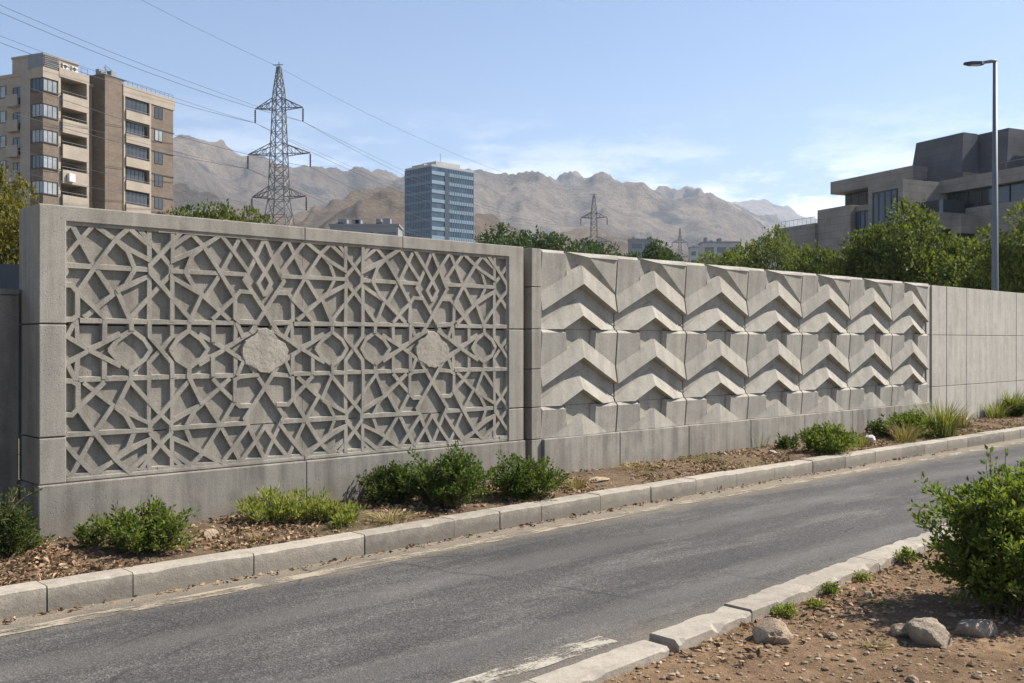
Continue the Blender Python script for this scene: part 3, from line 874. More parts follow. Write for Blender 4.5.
tree(4, 30, 176, 128, 0, 'leaf_olive', 'olive and yellowish leafy tree at the left edge behind the low wall', GR, .5)
tree(208, 60, 193, 92, 1, 'leaf_tree', 'dark green tree peeking over the wall right of the apartment block', GR, 1.2)
tree(244, 56, 201, 62, 3, 'leaf_tree', 'small dark green tree at the foot of the tall pylon', GR, 2.2)
tree(178, 66, 203, 70, 3, 'leaf_tree3', 'low dark tree crown against the apartment block corner', GR, .2)
tree(500, 95, 230, 100, 0, 'leaf_tree3', 'distant dark tree just right of the blue glass tower', GR, .9)
tree(545, 90, 226, 120, 2, 'leaf_tree3', 'widest distant tree between the glass tower and the middle pylon', GR, 2.0)
tree(588, 97, 234, 84, 1, 'leaf_tree3', 'distant green tree directly below the middle pylon', GR, 3.3)
tree(656, 80, 239, 88, 2, 'leaf_tree3', 'solitary low tree between the middle and the smallest pylon', GR, 4.0)
tree(522, 104, 231, 90, 1, 'leaf_tree3', 'far dark crown filling the row right of the glass tower tree', GR, 5.2)
tree(705, 84, 251, 44, 1, 'leaf_tree3', 'lowest small tree by the smallest distant pylon', GR, 1.0)
tree(735, 62, 240, 82, 2, 'leaf_tree2', 'mid green tree right of the smallest pylon', GR, 5.0)
tree(777, 58, 232, 84, 0, 'leaf_tree2', 'loose light green tree left of the stepped stone building', GR, .3)
tree(822, 50, 240, 90, 2, 'leaf_tree', 'green tree in front of the low left wing of the stepped building', GR, 1.7)
tree(866, 44, 215, 112, 1, 'leaf_tree', 'dark bushy tree left of the tallest one before the stepped building', GR, 2.6)
tree(906, 42, 206, 124, 0, 'leaf_tree', 'tallest dense dark green tree in front of the stepped building', GR, 3.9)
tree(954, 41, 239, 100, 2, 'leaf_tree2', 'yellowish green low tree left of the street lamp pole', GR, 4.8)
tree(990, 36, 246, 80, 2, 'leaf_tree', 'low green tree behind the street lamp pole', GR, .8)
tree(1040, 34, 203, 140, 0, 'leaf_tree2', 'light green tree at the right edge beyond the street lamp', GR, 2.9)

# shrubs on the verge
def vb(px, py, wpx, ytop, **k):
    s, n = on_ground(px, py, .16)
    n = min(n, NW - .1)
    p = world(s, n, verge_z(s, n) - .01); depth = p.y
    rx = wpx * 1.2 / F * depth / 2; h = (py - ytop) / F * depth
    return p, rx, h
def vbush(px, py, wpx, ytop, nleaf, leaf, mat, label, **k):
    p, rx, h = vb(px, py, wpx, ytop)
    return bush(p, rx, min(rx, .42), h, nleaf, leaf, mat, label, group='shrubs growing along the verge', **k)
vbush(142, 551, 98, 497, 3000, .034, M['leaf_bush'], 'green leafy bush below the left end of the star-patterned wall', nst=34)
vbush(95, 548, 36, 516, 420, .03, M['leaf_bush'], 'sparse side shoots just left of the bush under the star wall', nst=8)
vbush(285, 522, 96, 484, 1500, .05, M['leaf_bright'], 'yellow green weedy bush with narrow leaves under the star wall', nst=34, up=.9, aspect=.28)
vbush(342, 523, 48, 498, 620, .045, M['leaf_bright'], 'small bright green clump beside the kerb right of the weedy bush', nst=16, up=.9, aspect=.3)
vbush(392, 504, 80, 459, 2600, .036, M['leaf_dark'], 'dark green bush left of the tallest bush under the star wall', nst=32)
vbush(448, 506, 98, 440, 4000, .038, M['leaf_mid'], 'tallest green bush with upright shoots under the star wall', nst=44)
vbush(525, 497, 82, 448, 3200, .036, M['leaf_mid'], 'rounded dark bush at the gap between the two patterned walls', nst=38)
vbush(826, 453, 66, 420, 2400, .05, M['leaf_bush'], 'compact round bush below the right half of the chevron wall', nst=34)
vbush(789, 450, 24, 434, 350, .045, M['leaf_dark'], 'tiny low bush just left of the compact round bush', nst=8)
vbush(885, 437, 34, 414, 700, .05, M['leaf_dark'], 'thin dark shrub right of the white stone', nst=14)
vbush(913, 438, 62, 409, 2000, .055, M['leaf_bush'], 'low spreading bush at the end of the chevron panels', nst=30)
vbush(980, 415, 34, 396, 800, .06, M['leaf_dark'], 'dark shrub against the foot of the plain panel wall', nst=16)
vbush(10, 560, 40, 487, 1700, .03, M['leaf_dark'], 'dark shaded shrub at the left edge below the low wall', nst=26)
vbush(18, 552, 40, 520, 700, .03, M['leaf_bush'], 'short green shoots in front of the shaded shrub at left edge', nst=14)

# big bush on the near side
s_, n_ = on_ground(1004, 607, .0)
bush(world(s_, n_, dirt_z(s_, n_) - .02), .37, .44, 1.09, 12000, .040, M['leaf_front'], 'large foreground bush at right on the bare dirt', nst=80, name='leafy_bush', spiky=.3)
s_, n_ = on_ground(1060, 600, .0)
bush(world(s_, n_, dirt_z(s_, n_) - .02), .45, .45, 1.2, 6000, .040, M['leaf_front'], 'second shoot cluster at the right edge behind the foreground bush', nst=34)

def tuft(loc, r, h, n, mat, label, name='grass_tuft', cat='grass', group='grass tufts', w=.006):
    mb = MB()
    for _ in range(n):
        an = random.uniform(0, 6.28); rr = r * math.sqrt(random.random()) * .4
        b = Vector((rr * math.cos(an), rr * math.sin(an), -.01)); le = h * random.uniform(.5, 1)
        out = Vector((math.cos(an), math.sin(an), 0)) * r * random.uniform(.2, 1)
        side = Vector((-math.sin(an), math.cos(an), 0)) * w
        p1 = b + out * .35 + Vector((0, 0, le * .6)); p2 = b + out + Vector((0, 0, le))
        i = len(mb.v); mb.v += [tuple(b - side), tuple(b + side), tuple(p1 + side * .8), tuple(p1 - side * .8), tuple(p2)]
        mb.f += [(i, i+1, i+2, i+3), (i+3, i+2, i+4)]
    return tag(mb.build(name, mat, loc=loc), label, cat, group)
def vt(px, py, wpx, ytop, n, mat, label, w=.006):
    p, rx, h = vb(px, py, wpx, ytop); tuft(p, rx, h, n, mat, label, w=w)
vt(942, 436, 50, 394, 260, M['grass'], 'tall yellow green grass clump where chevron and plain walls meet', .008)
vt(905, 441, 40, 418, 150, M['grass_dry'], 'dry straw behind the white stone under the last chevron panels', .006)
vt(962, 428, 34, 408, 130, M['grass_dry'], 'dry straw clump between the tall grass and the dark shrub', .008)
vt(995, 419, 34, 398, 130, M['grass'], 'loose green grass right of the dark shrub by the plain wall', .009)
vt(640, 470, 60, 462, 120, M['grass_dry'], 'scattered straw on the verge under the second chevron panel', .004)
vt(180, 548, 40, 536, 120, M['grass_dry'], 'straw at the right foot of the first green bush', .004)
vt(862, 446, 22, 430, 60, M['grass'], 'short grass between the round bush and the white stone', .006)
vt(1012, 416, 44, 386, 240, M['grass'], 'tall yellowish grass at the right edge by the plain wall', .01)
vt(575, 489, 34, 474, 120, M['grass_dry'], 'dry straw tuft right of the rounded bush at the wall gap', .004)
vt(390, 520, 60, 508, 170, M['grass_dry'], 'low dry reddish straw in front of the dark bush', .004)
vt(258, 540, 30, 528, 70, M['grass_dry'], 'dry straw tuft beside the tan rock on the verge', .004)
vt(700, 462, 60, 455, 90, M['grass'], 'flat green grass patch along the kerb below the chevrons', .004)
vt(745, 448, 30, 420, 14, M['leaf_dark'], 'thin weed stalks against the chevron wall base', .004)
def dt(px, py, r, h, n, mat, label, leafy=False):
    s, n2 = on_ground(px, py, .02); p = world(s, n2, dirt_z(s, n2) - .005)
    if leafy: bush(p, r, r * .7, h, n, .022, mat, label, 'weed', 12, .6, 'weeds along the near kerb', 'weed')
    else: tuft(p, r, h, n, mat, label)
dt(786, 612, .11, .10, 260, M['leaf_bright'], 'leafy green weed beside the tan rock near the kerb', True)
dt(828, 590, .09, .09, 160, M['leaf_bush'], 'small leafy weed at the kerb right of the tan rock', True)
dt(862, 577, .08, .08, 130, M['leaf_bright'], 'small weed at the second kerb joint', True)
dt(905, 560, .14, .12, 260, M['leaf_bright'], 'leafy weed at the kerb left of the foreground bush', True)
dt(815, 604, .06, .07, 90, M['leaf_bright'], 'tiny weed between the rock weed and the kerb joint', True)
dt(872, 640, .12, .05, 60, M['grass_dry'], 'dry straw tuft in the dirt left of the grey rock')
dt(880, 600, .10, .05, 50, M['grass'], 'short grass blades in the shade of the foreground bush')

# ------------------------------------------------------------------ rocks
def rock(p, r, mat, label, seed, flat=.6, group='loose rocks', name='rock'):
    bm = bmesh.new(); bmesh.ops.create_icosphere(bm, subdivisions=4, radius=1)
    for v in bm.verts:
        c = v.co.copy(); k = 1 + .35 * fract(c.x * 1.2 + seed, c.y * 1.2, 3, c.z * 1.2) + .10 * fract(c.x * 4, c.y * 4 + seed, 3, c.z * 4)
        c *= k
        for pn in range(5):
            rd = random.Random(seed * 7 + pn); nv = Vector((rd.gauss(0, 1), rd.gauss(0, 1), rd.gauss(0, .7))).normalized(); dd = c.dot(nv)
            if dd > .68: c -= nv * (dd - .68) * .85
        v.co = Vector((c.x * r[0], c.y * r[1], c.z * r[2] * flat + r[2] * .18))
    me = bpy.data.meshes.new(name); bm.to_mesh(me); bm.free(); me.materials.append(mat)
    o = bpy.data.objects.new(name, me); o.location = p; o.rotation_euler = (0, 0, seed); link(o)
    return tag(o, label, 'rock', group)
def drock(px, py, w, h, mat, label, seed):
    s, n = on_ground(px, py, .03); p = world(s, n, dirt_z(s, n)); k = p.y / F
    w *= 1.25; h *= 1.25; rock(p, (w * k / 2, w * k / 2 * .8, h * k * .85), mat, label, seed)
drock(770, 632, 42, 25, M['rock'], 'tan rock lying beside the near kerb joint', 1)
drock(928, 634, 42, 28, M['rock_grey'], 'largest grey rock left of the flatter one below the foreground bush', 2)
drock(975, 626, 36, 20, M['rock_grey'], 'flatter grey rock at the foot of the foreground bush', 3)
drock(903, 627, 24, 14, M['rock'], 'small rock touching the left side of the largest grey rock', 4)
drock(868, 592, 10, 7, M['rock'], 'fist sized stone in the dirt left of the bush shadow', 5)
drock(832, 630, 11, 6, M['rock'], 'small tan stone in the open dirt below the tan rock', 6)
drock(852, 652, 9, 5, M['rock'], 'small flat stone in the open dirt at the bottom', 7)
drock(912, 672, 12, 7, M['rock'], 'brown stone at the bottom edge of the dirt', 8)
def vrock(px, py, w, h, mat, label, seed):
    s, n = on_ground(px, py, .17); n = min(n, NW - .12); p = world(s, n, verge_z(s, n)); k = p.y / F
    rock(p, (w * k / 2, w * k / 2 * .7, h * k * .9), mat, label, seed)
vrock(209, 538, 24, 13, M['rock'], 'tan rock on the verge right of the first green bush', 9)
vrock(598, 481, 26, 5, M['rock'], 'flat pale stone on the verge under the first chevron panel', 10)
vrock(870, 441, 18, 9, M['rock_white'], 'white stone on the verge between two bushes', 11)
vrock(966, 424, 14, 9, M['rock_white'], 'pale stone on the verge in front of the grass clump', 12)
vrock(1015, 414, 18, 6, M['rock_white'], 'pale flat stone on the verge at the right edge', 13)
vrock(772, 453, 13, 4, M['rock_grey'], 'grey flat stone on the verge left of the compact bush', 14)
vrock(722, 455, 10, 5, M['rock_grey'], 'small grey stone at the foot of the third chevron panel', 15)
vrock(795, 449, 8, 5, M['rock'], 'tiny tan stone by the compact bush', 16)

# stuff: gravel, leaf litter
def gravel(name, count, region, zf, smin, smax, label, mat):
    base = []
    for k in range(5):
        bm = bmesh.new(); bmesh.ops.create_icosphere(bm, subdivisions=1, radius=1)
        for v in bm.verts: v.co *= random.uniform(.7, 1.15)
        bm.verts.ensure_lookup_table()
        base.append(([v.co.copy() for v in bm.verts], [tuple(v.index for v in f.verts) for f in bm.faces])); bm.free()
    mb = MB()
    for _ in range(count):
        s, n = region(); z = zf(s, n); k = smin * (smax / smin) ** (random.random() ** 2.2); vs, fs = random.choice(base)
        rot = Matrix.Rotation(random.uniform(0, 6.28), 3, 'Z'); sc = Vector((random.uniform(.8, 1.3), random.uniform(.7, 1.1), random.uniform(.4, .75)))
        b = len(mb.v)
        for v in vs:
            q = rot @ Vector((v.x * sc.x * k, v.y * sc.y * k, v.z * sc.z * k)); mb.v.append((s + q.x, n + q.y, z + q.z + k * .15))
        mb.f += [tuple(b + i for i in f) for f in fs]
    return tag(mb.build(name, mat, rz=ANG), label, 'gravel', kind='stuff')
def reg_dirt():
    while True:
        s = random.uniform(3.2, 11); n = random.uniform(1.0, 3.6)
        if n < dirt_edge(s) - .01: return s, n
gravel('gravel', 11000, reg_dirt, dirt_z, .003, .022, 'loose gravel and crumbs of soil on the bare dirt', M['gravel'])
gravel('soil_clods', 1500, reg_dirt, dirt_z, .008, .034, 'crumbled clods of brown soil on the bare dirt', M['clod'])
def reg_verge():
    s = random.uniform(1, 22); return s, random.uniform(kn(s) + .22, NW - .03)
gravel('soil_clods', 1200, reg_verge, verge_z, .01, .04, 'crumbled clods of soil along the verge', M['clod'])
gravel('gravel', 3500, reg_verge, verge_z, .004, .02, 'small gravel scattered over the verge', M['gravel'])
def reg_gut():
    s = random.uniform(1, 22); return s, kn(s) - abs(random.gauss(0, .07)) - .01
gravel('gravel', 1300, reg_gut, lambda s, n: 0.0, .002, .008, 'grit washed against the far kerb', M['gravel'])
C = []; A = []
for _ in range(19000):
    s = 1 + 20 * random.random() ** 1.7; n = kn(s) + .22 + (NW - kn(s) - .24) * random.random()
    if fract(s * 1.5, n * 1.5, 3, 4) < .0: continue
    z = verge_z(s, n) + random.uniform(.004, .022); p = world(s, n, z); C.append(tuple(p))
    A.append((random.gauss(0, 1), random.gauss(0, 1), random.gauss(.1, .25)))
for _ in range(500):
    s = random.uniform(1, 16); n = kn(s) - abs(random.gauss(0, .05)) - .01; p = world(s, n, .008); C.append(tuple(p)); A.append((random.gauss(0, 1), random.gauss(0, 1), .15))
for _ in range(420):
    s, n = random.uniform(4.4, 7.5), 0; n = dirt_edge(s) - abs(random.gauss(0, .25)) - .02; p = world(s, n, dirt_z(s, n) + .01); C.append(tuple(p)); A.append((random.gauss(0, 1), random.gauss(0, 1), .15))
C = np.array(C); A = np.array(A)
o = put(leaves_mesh('leaf_litter', C, A, rng.uniform(.016, .062, len(C)), .5, .3), 'leaf_litter', M['litter'], None)
tag(o, 'brown dry fallen leaves strewn over the verge and gutter', 'leaf litter', kind='stuff')
# short green ground cover in patches along the kerb
C = []; A = []
for _ in range(2600):
    s = random.uniform(1, 22); n = kn(s) + .23 + abs(random.gauss(0, .22))
    if n > NW - .03 or fract(s * .9, n, 3, 40) < .10: continue
    p = world(s, n, verge_z(s, n)); C.append(tuple(p)); A.append((random.gauss(0, .5), random.gauss(0, .5), 1))
C = np.array(C); A = np.array(A)
o = put(leaves_mesh('ground_cover', C, A, rng.uniform(.02, .06, len(C)), .18, .1), 'ground_cover', M['grass'], None)
tag(o, 'thin green blades of ground cover on the verge', 'ground cover', kind='stuff')

# ------------------------------------------------------------------ street lamp
lp = ray(995, 24.5, 0)
lamp = tag(empty('street_lamp', lp), 'tall grey street lamp with one flat head above the plain wall', 'street lamp')
ht = CAMZ + (HY - 62) / F * 24.5
MB().tube([(0, 0, 0), (0, 0, 3), (0, 0, ht)], [.10, .082, .05], 14).build('pole', M['steel_pole'], lamp, smooth=True)
MB().tube([(0, 0, ht - .06), (.02, 0, ht + .02), (-.08, 0, ht + .02), (-.34, 0, ht - .02)], [.045, .05, .045, .035], 8).build('arm', M['steel_pole'], lamp, smooth=True)
h = MB()
hp = []
for k, (x, w_, t_) in enumerate(((-.28, .05, .05), (-.36, .10, .07), (-.60, .11, .06), (-.76, .05, .03))):
    hp.append([(x, -w_, ht - .05 - t_ * .4), (x, w_, ht - .05 - t_ * .4), (x, w_ * .8, ht - .03 + t_ * .5), (x, -w_ * .8, ht - .03 + t_ * .5)])
for a, b in zip(hp, hp[1:]):
    for j in range(4): h.face([a[j], a[(j+1) % 4], b[(j+1) % 4], b[j]])
h.face(hp[0]); h.face(hp[-1][::-1])
hd = h.build('lamp_head', M['lamp_black'], lamp, fix=True)
MB().box(-.60, -.38, -.07, .07, ht - .088, ht - .079).build('lens', M['lamp_lens'], hd)

# ------------------------------------------------------------------ pylons and cables
def pylon(px, depth, ytop, label, scale_ref=40.0, rz=0.0, base=0.0, thick=1.0):
    H = CAMZ + (HY - ytop) / F * depth - base
    o = tag(empty('lattice_pylon', ray(px, depth, base), rz), label, 'pylon', 'lattice pylons carrying the power lines')
    k = H / 42.0
    def hw(z):                     # half width of the body at height z
        z /= k
        return k * (np.interp(z, [0, 14, 22, 37.5, 41.5], [3.9, 2.35, 1.2, .66, .2]))
    r = .068 * k * thick; mb = MB()
    zs = [0, 5, 9.6, 13.6, 17, 19.8, 22, 23.8, 25.4, 27.0, 28.6, 30.2, 31.8, 33.4, 35.0, 36.4, 37.6, 38.8, 40, 41.3]
    zs = [z * k for z in zs]
    cs = [(-1, -1), (1, -1), (1, 1), (-1, 1)]
    for a, b in zip(zs, zs[1:]):
        wa, wb = hw(a), hw(b)
        for i, (cx, cy) in enumerate(cs):
            dx, dy = cs[(i+1) % 4]
            mb.bar((cx*wa, cy*wa, a), (cx*wb, cy*wb, b), r * 1.25)
            mb.bar((cx*wa, cy*wa, a), (dx*wb, dy*wb, b), r * .7); mb.bar((dx*wa, dy*wa, a), (cx*wb, cy*wb, b), r * .7)
            mb.bar((cx*wb, cy*wb, b), (dx*wb, dy*wb, b), r * .6)
    mb.bar((-.9*k, 0, 41.6*k), (.6*k, 0, 41.6*k), r); mb.bar((0, 0, 41*k), (0, 0, 42*k), r)
    mb.build('lattice_body', M['steel'], o)
    att = {}
    for lv, (zl, reach) in enumerate(((35.2, 3.6), (28.6, 4.7), (22.4, 4.1))):
        for sd_ in (-1, 1):
            mb = MB(); z = zl * k; wv = hw(z); tip = Vector((sd_ * reach * k, 0, z + .15*k)); up = 1.55 * k; wu = hw(z + up)
            for cy in (-1, 1):
                lo = Vector((sd_ * wv, cy * wv, z)); hi = Vector((sd_ * wu, cy * wu, z + up))
                mb.bar(lo, tip, r); mb.bar(hi, tip, r)
                for f0, f1 in ((0, .33), (.33, .33), (.33, .66), (.66, .66)):
                    mb.bar(lo.lerp(tip, f1), hi.lerp(tip, f0), r * .6)
            for f in (.25, .5, .75):
                mb.bar(Vector((sd_*wv, -wv, z)).lerp(tip, f), Vector((sd_*wv, wv, z)).lerp(tip, f), r * .5)
            mb.build('crossarm', M['steel'], o)
            il = 1.9 * k; pts = []; rad = []
            for q in range(15):
                pts.append(tip + Vector((0, 0, -.15*k - il * q / 14))); rad.append((.15 if q % 2 else .07) * k * thick)
            MB().tube(pts, rad, 6).build('insulator', M['insul'], o)
            att[(lv, sd_)] = Vector((sd_ * reach * k, 0, z - il))
    att['top'] = Vector((-.7*k, 0, 41.6*k)); att['top2'] = Vector((.5*k, 0, 41.6*k))
    Mx = Matrix.Translation(ray(px, depth, base)) @ Matrix.Rotation(rz, 4, 'Z')
    return {q: Mx @ v for q, v in att.items()}
a1 = pylon(279, 150, 62, 'tallest nearest steel lattice pylon right of the apartment block', rz=R(-8))
a2 = pylon(594, 300, 193, 'mid distance steel lattice pylon in front of the mountain', rz=R(-12), thick=1.0)
a3 = pylon(680, 520, 228, 'smallest farthest lattice pylon near the right foot of the mountain', rz=R(-10), base=14, thick=1.3)
# the pylon the cables come from stands out of the picture to the left, behind the camera
off0 = Vector((-58, -150, 19))
def cable(label, key, dz=0.0, dx=0.0, r=.03):
    p0 = a1[key] + off0; P = [p0, a1[key], a2[key], a3[key]]; mb = MB(); sag = [7.5, 5.5, 4.5]; pts = []
    for i in range(3):
        for q in range(25):
            if i and q == 0: continue
            f = q / 24; p = P[i].lerp(P[i+1], f); p.z -= sag[i] * 4 * f * (1 - f) * (.6 if isinstance(key, str) else 1)
            p.z += dz * min(1, 8 * f * (1 - f)); p.x += dx * min(1, 8 * f * (1-f)); pts.append(p)
    mb.tube(pts, r, 4); tag(mb.build('power_cable', M['wire'], None), label, 'cable', 'power cables strung between the pylons')
cable('thin earth wire running over the pylon tips, topmost of all cables', 'top', r=.022)
for lv, nm in enumerate(('upper', 'middle', 'lower')):
    cable(f'cable on the left {nm} crossarm insulators of the pylons', (lv, -1), r=.03 if lv < 2 else .018)
    cable(f'cable on the right {nm} crossarm insulators of the pylons', (lv, 1), r=.028 if lv < 2 else .018)

cable('second cable paired just above the left upper crossarm cable', (0, -1), .6, .3, .022)
cable('second cable paired just above the left middle crossarm cable', (1, -1), .6, .3, .022)
cable('second cable paired just above the right upper crossarm cable', (0, 1), .6, .3, .022)

# ------------------------------------------------------------------ apartment block
AA = Vector((.403, .915, 0)).normalized(); rza = math.atan2(AA.y, AA.x)
ap = tag(empty('apartment_block', (-56.06, 119, 0), rza), 'brown brick and beige apartment block with stacked balconies at the left', 'building')
FH = 3.08; NF = 11
zt = 34.6
mb = MB(); mb.box(1.0, 2.62, 1.3, 13, 0, 34.2); mb.box(6.5, 21.85, 1.3, 13, 0, 34.2); mb.box(2.62, 6.5, 2.6, 13, 0, 34.2); mb.box(12.62, 21.8, .9, 1.29, 0, 33.9)
mb.build('wall', M['beige'], ap)
mb = MB(); mb.box(.9, 8.7, 1.0, 13.2, 34.2, 34.6); mb.box(-.05, 2.3, -.05, 2.05, 33.35, 34.6); mb.box(2.3, 6.9, -.1, 1.3, 34.0, 35.1); mb.box(12.5, 22.0, -.12, 13.2, 33.95, 35.5)
mb.build('parapet', M['beige'], ap)
MB().box(8.66, 11.55, -.9, 3.2, 0, 35.7).build('stair_tower', M['brick'], ap)
MB().box(11.56, 12.6, .7, 3, 0, 35.2).build('recess_shadow', M['frame_dark'], ap)  # near-black panel standing in for the shadow beside the stair tower
mb = MB(); mb.box(6.5, 6.85, -.1, 1.3, 0, 34.0); mb.box(2.25, 2.62, .02, 1.3, 0, 34.0); mb.box(12.6, 12.85, -.1, .9, 0, 33.95); mb.box(17.2, 17.5, -.1, .9, 0, 33.95)
mb.build('pillar', M['beige'], ap)
MB().box(.5, 1.0, 2.7, 4.4, 0, 36.0).build('fin_wall', M['beige2'], ap)
mb = MB()                                            # brick spandrels of the corner bay, brick right end
for k in range(NF):
    z1 = 33.3 - FH * k; z0 = z1 - 1.55
    mb.box(0, 2.2, 0, 2.0, z0 - (FH - 1.55) + .02, z0 - .02)
mb.box(17.51, 21.75, -.02, .89, 0, 33.9)
mb.build('brick_cladding', M['brick'], ap)
for k in range(8):
    z1 = 33.3 - FH * k
    MB().box(-.12, 2.25, -.12, 2.02, z1 - 1.6, z1 - 1.5).build('ledge', M['frame_dark'], ap)
    MB().box(17.6, 21.9, -.10, -.021, z1 - 2.6, z1 - 2.5).build('ledge', M['frame_dark'], ap)
def window(parent, x0, x1, y, z0, z1, nmul, face='y', pane='glass_dark', fr=.06, d=.08):
    """frame with mullions, pane set behind; face 'y' looks to -y, face 'x' looks to -x"""
    mb = MB(); pm = MB()
    def bx(a, b, c, e, m, yy0, yy1):
        if face == 'y': m.box(a, b, yy0, yy1, c, e)
        else: m.box(yy0, yy1, a, b, c, e)
    bx(x0, x1, z0, z0 + fr, mb, y, y + d); bx(x0, x1, z1 - fr, z1, mb, y, y + d)
    bx(x0, x0 + fr, z0 + fr, z1 - fr, mb, y, y + d); bx(x1 - fr, x1, z0 + fr, z1 - fr, mb, y, y + d)
    for q in range(1, nmul):
        xm = x0 + (x1 - x0) * q / nmul; bx(xm - fr / 2, xm + fr / 2, z0 + fr, z1 - fr, mb, y + .005, y + d)
    w_ = mb.build('window', M['frame_dark'], parent)
    bx(x0 + .01, x1 - .01, z0 + .01, z1 - .01, pm, y + d * .5, y + d * .8)
    pm.build('pane', M[pane], w_)
for k in range(9):
    z1 = 33.3 - FH * k
    window(ap, .08, 2.15, .06, z1 - 1.5, z1 + .03, 3, 'y', 'glass_curtain')
    window(ap, .06, 1.95, .08, z1 - 1.5, z1 + .03, 3, 'x', 'glass_curtain' if k % 3 else 'glass_dark')
    # balcony: parapet, rail, door behind
    b = MB().box(2.62, 6.5, -.35, -.12, z1 - 3.0, z1 - 1.35).box(2.62, 6.5, -.12, 2.59, z1 - 3.0, z1 - 2.75).build('balcony', M['beige'], ap)
    rl_ = MB(); rl_.bar((2.6, -.24, z1 - 1.0), (6.5, -.24, z1 - 1.0), .035)
    for q in range(6): rl_.bar((2.7 + q * .75, -.24, z1 - 1.35), (2.7 + q * .75, -.24, z1 - 1.0), .025)
    rl_.build('railing', M['rail'], b)
    window(ap, 2.8, 6.3, 2.5, z1 - 2.7, z1 - .5, 4, 'y', 'glass_dark')
    window(ap, 7.3, 8.1, 1.2, z1 - 1.7, z1 - .2, 2, 'y', 'glass_curtain')
    # glazed loggia on the right part
    b = MB().box(12.85, 17.2, -.3, -.08, z1 - 2.35, z1 - 1.15).box(12.85, 17.2, -.08, .89, z1 - 2.35, z1 - 2.15).build('balcony', M['beige'], ap)
    rl_ = MB(); rl_.bar((12.9, -.2, z1 - .9), (17.2, -.2, z1 - .9), .035); rl_.build('railing', M['rail'], b)
    window(ap, 12.9, 17.15, .35 if k % 2 else .1, z1 - 1.14, z1 + .55, 6, 'y', 'glass_dark')
    window(ap, 18.2, 19.7, -.09, z1 - 1.1, z1 + .45, 2, 'y', 'glass_curtain' if k == 1 else 'glass_dark')
    # left wing, faces away from the sun
    window(ap, 7.4, 9.4, .92, z1 - 1.5, z1, 2, 'x', 'glass_curtain')
    b = MB().box(.1, .3, 4.5, 6.4, z1 - 2.9, z1 - 1.5).box(.3, .99, 4.5, 6.4, z1 - 2.9, z1 - 2.7).build('balcony', M['beige2'], ap)
    window(ap, 4.7, 6.2, .92, z1 - 2.6, z1 - .4, 2, 'x', 'glass_dark')
rf = tag(MB().box(.1, 2.4, .1, 2.6, 34.6, 36.3).build('roof_screen', M['grey_metal'], ap), 'grey metal screen box on the roof corner')
mb = MB()
for q in range(8): mb.box(2.45, 2.5, .2 + q * .3, .3 + q * .3, 34.7, 36.2)
for q in range(7): mb.box(.2, 2.4, -.02, .06, 34.75 + q * .22, 34.85 + q * .22)
mb.build('slats', M['rail'], rf)
ph = MB().box(4.0, 9.4, 4.5, 10, 34.6, 37.6).build('penthouse', M['beige'], ap)
MB().box(3.9, 9.5, 4.4, 10.1, 37.6, 37.85).build('roof_edge', M['beige2'], ph)
mb = MB(); 
for q in range(5): mb.bar((2.8 + q, .1, 35.1), (2.8 + q, .1, 35.9), .03)
mb.bar((2.8, .1, 35.9), (6.9, .1, 35.9), .035)
for q in range(12): mb.bar((12.7 + q * .83, .1, 35.5), (12.7 + q * .83, .1, 36.1), .03)
mb.bar((12.7, .1, 36.1), (21.9, .1, 36.1), .035)
mb.build('roof_railing', M['rail'], ap)
for (x, y, z) in ((3.2, .3, 35.1), (4.6, .3, 35.1), (7.6, 1.8, 34.6), (5.0, 2.4, 34.6)):
    u = MB().box(x, x + .9, y, y + .4, z + .1, z + .75).build('air_unit', M['white_unit'], ap)
    MB().tube([(x + .35, y - .02, z + .42), (x + .35, y - .005, z + .42)], .24, 12).build('fan_grille', M['frame_dark'], u)
u = MB().box(3.2, 4.1, -.8, -.4, 21.0 + .3, 22.0 + .3).build('air_unit', M['white_unit'], ap)
mb = MB()                                            # rooftop bric-a-brac on the stair tower
for (x, y, dx, dy, dz) in ((8.9, 0, 1.0, .8, .6), (10.2, -.4, .8, .8, .9), (9.7, 1.2, 1.4, .6, 1.2)):
    mb.box(x, x + dx, y, y + dy, 35.7, 35.7 + dz)
mb.box(8.5, 12.4, -1.0, 3.2, 35.7 - .25 + .26, 35.76)
mb.build('roof_clutter', M['grey_metal'], ap)
mb = MB(); mb.bar((8.6, -.8, 36.6), (11.7, 1.0, 36.3), .05); mb.bar((9.0, -.6, 35.7), (9.0, -.6, 37.0), .04); mb.bar((11.2, .4, 35.7), (11.2, .4, 36.9), .04); mb.bar((9.0, -.6, 36.95), (11.2, .4, 36.85), .04)
mb.build('roof_frame', M['rail'], ap)

# ------------------------------------------------------------------ blue glass tower
tp = ray(431.5, 420, 0); ta = Vector((.70, .714, 0)); rzt = math.atan2(.714, .70)
gt = tag(empty('glass_tower', tp, rzt), 'tall blue glass office tower standing against the mountains', 'building')
TWx = 24.5; TWy = 17.5; THt = CAMZ + (HY - 166) / F * 420
MB().box(0, TWx, 0, TWy, 0, THt).build('glass_facade', M['glass_blue'], gt)
fh = 3.9; n = int(THt / fh)
mb = MB(); mb2 = MB()
for k in range(1, n + 1):
    z = THt - fh * k + .5
    mb.box(9.6, TWx + .2, -.25, 0, z, z + 1.5); mb.box(-.0, 7.2, -.25, 0, z, z + 1.5)
    mb2.box(-.25, 0, .1, TWy, z, z + 1.0)
mb.build('floor_bands', M['band_lit'], gt)
mb2.build('shaded_side_bands', M['band'], gt)
mb = MB()
for k in range(17): mb.box(-.38, -.26, .2 + k * 1.06, .35 + k * 1.06, 0, THt)
for k in range(11): mb.box(10 + k * 1.4, 10.15 + k * 1.4, -.38, -.26, 0, THt)
mb.build('mullions', M['band'], gt)
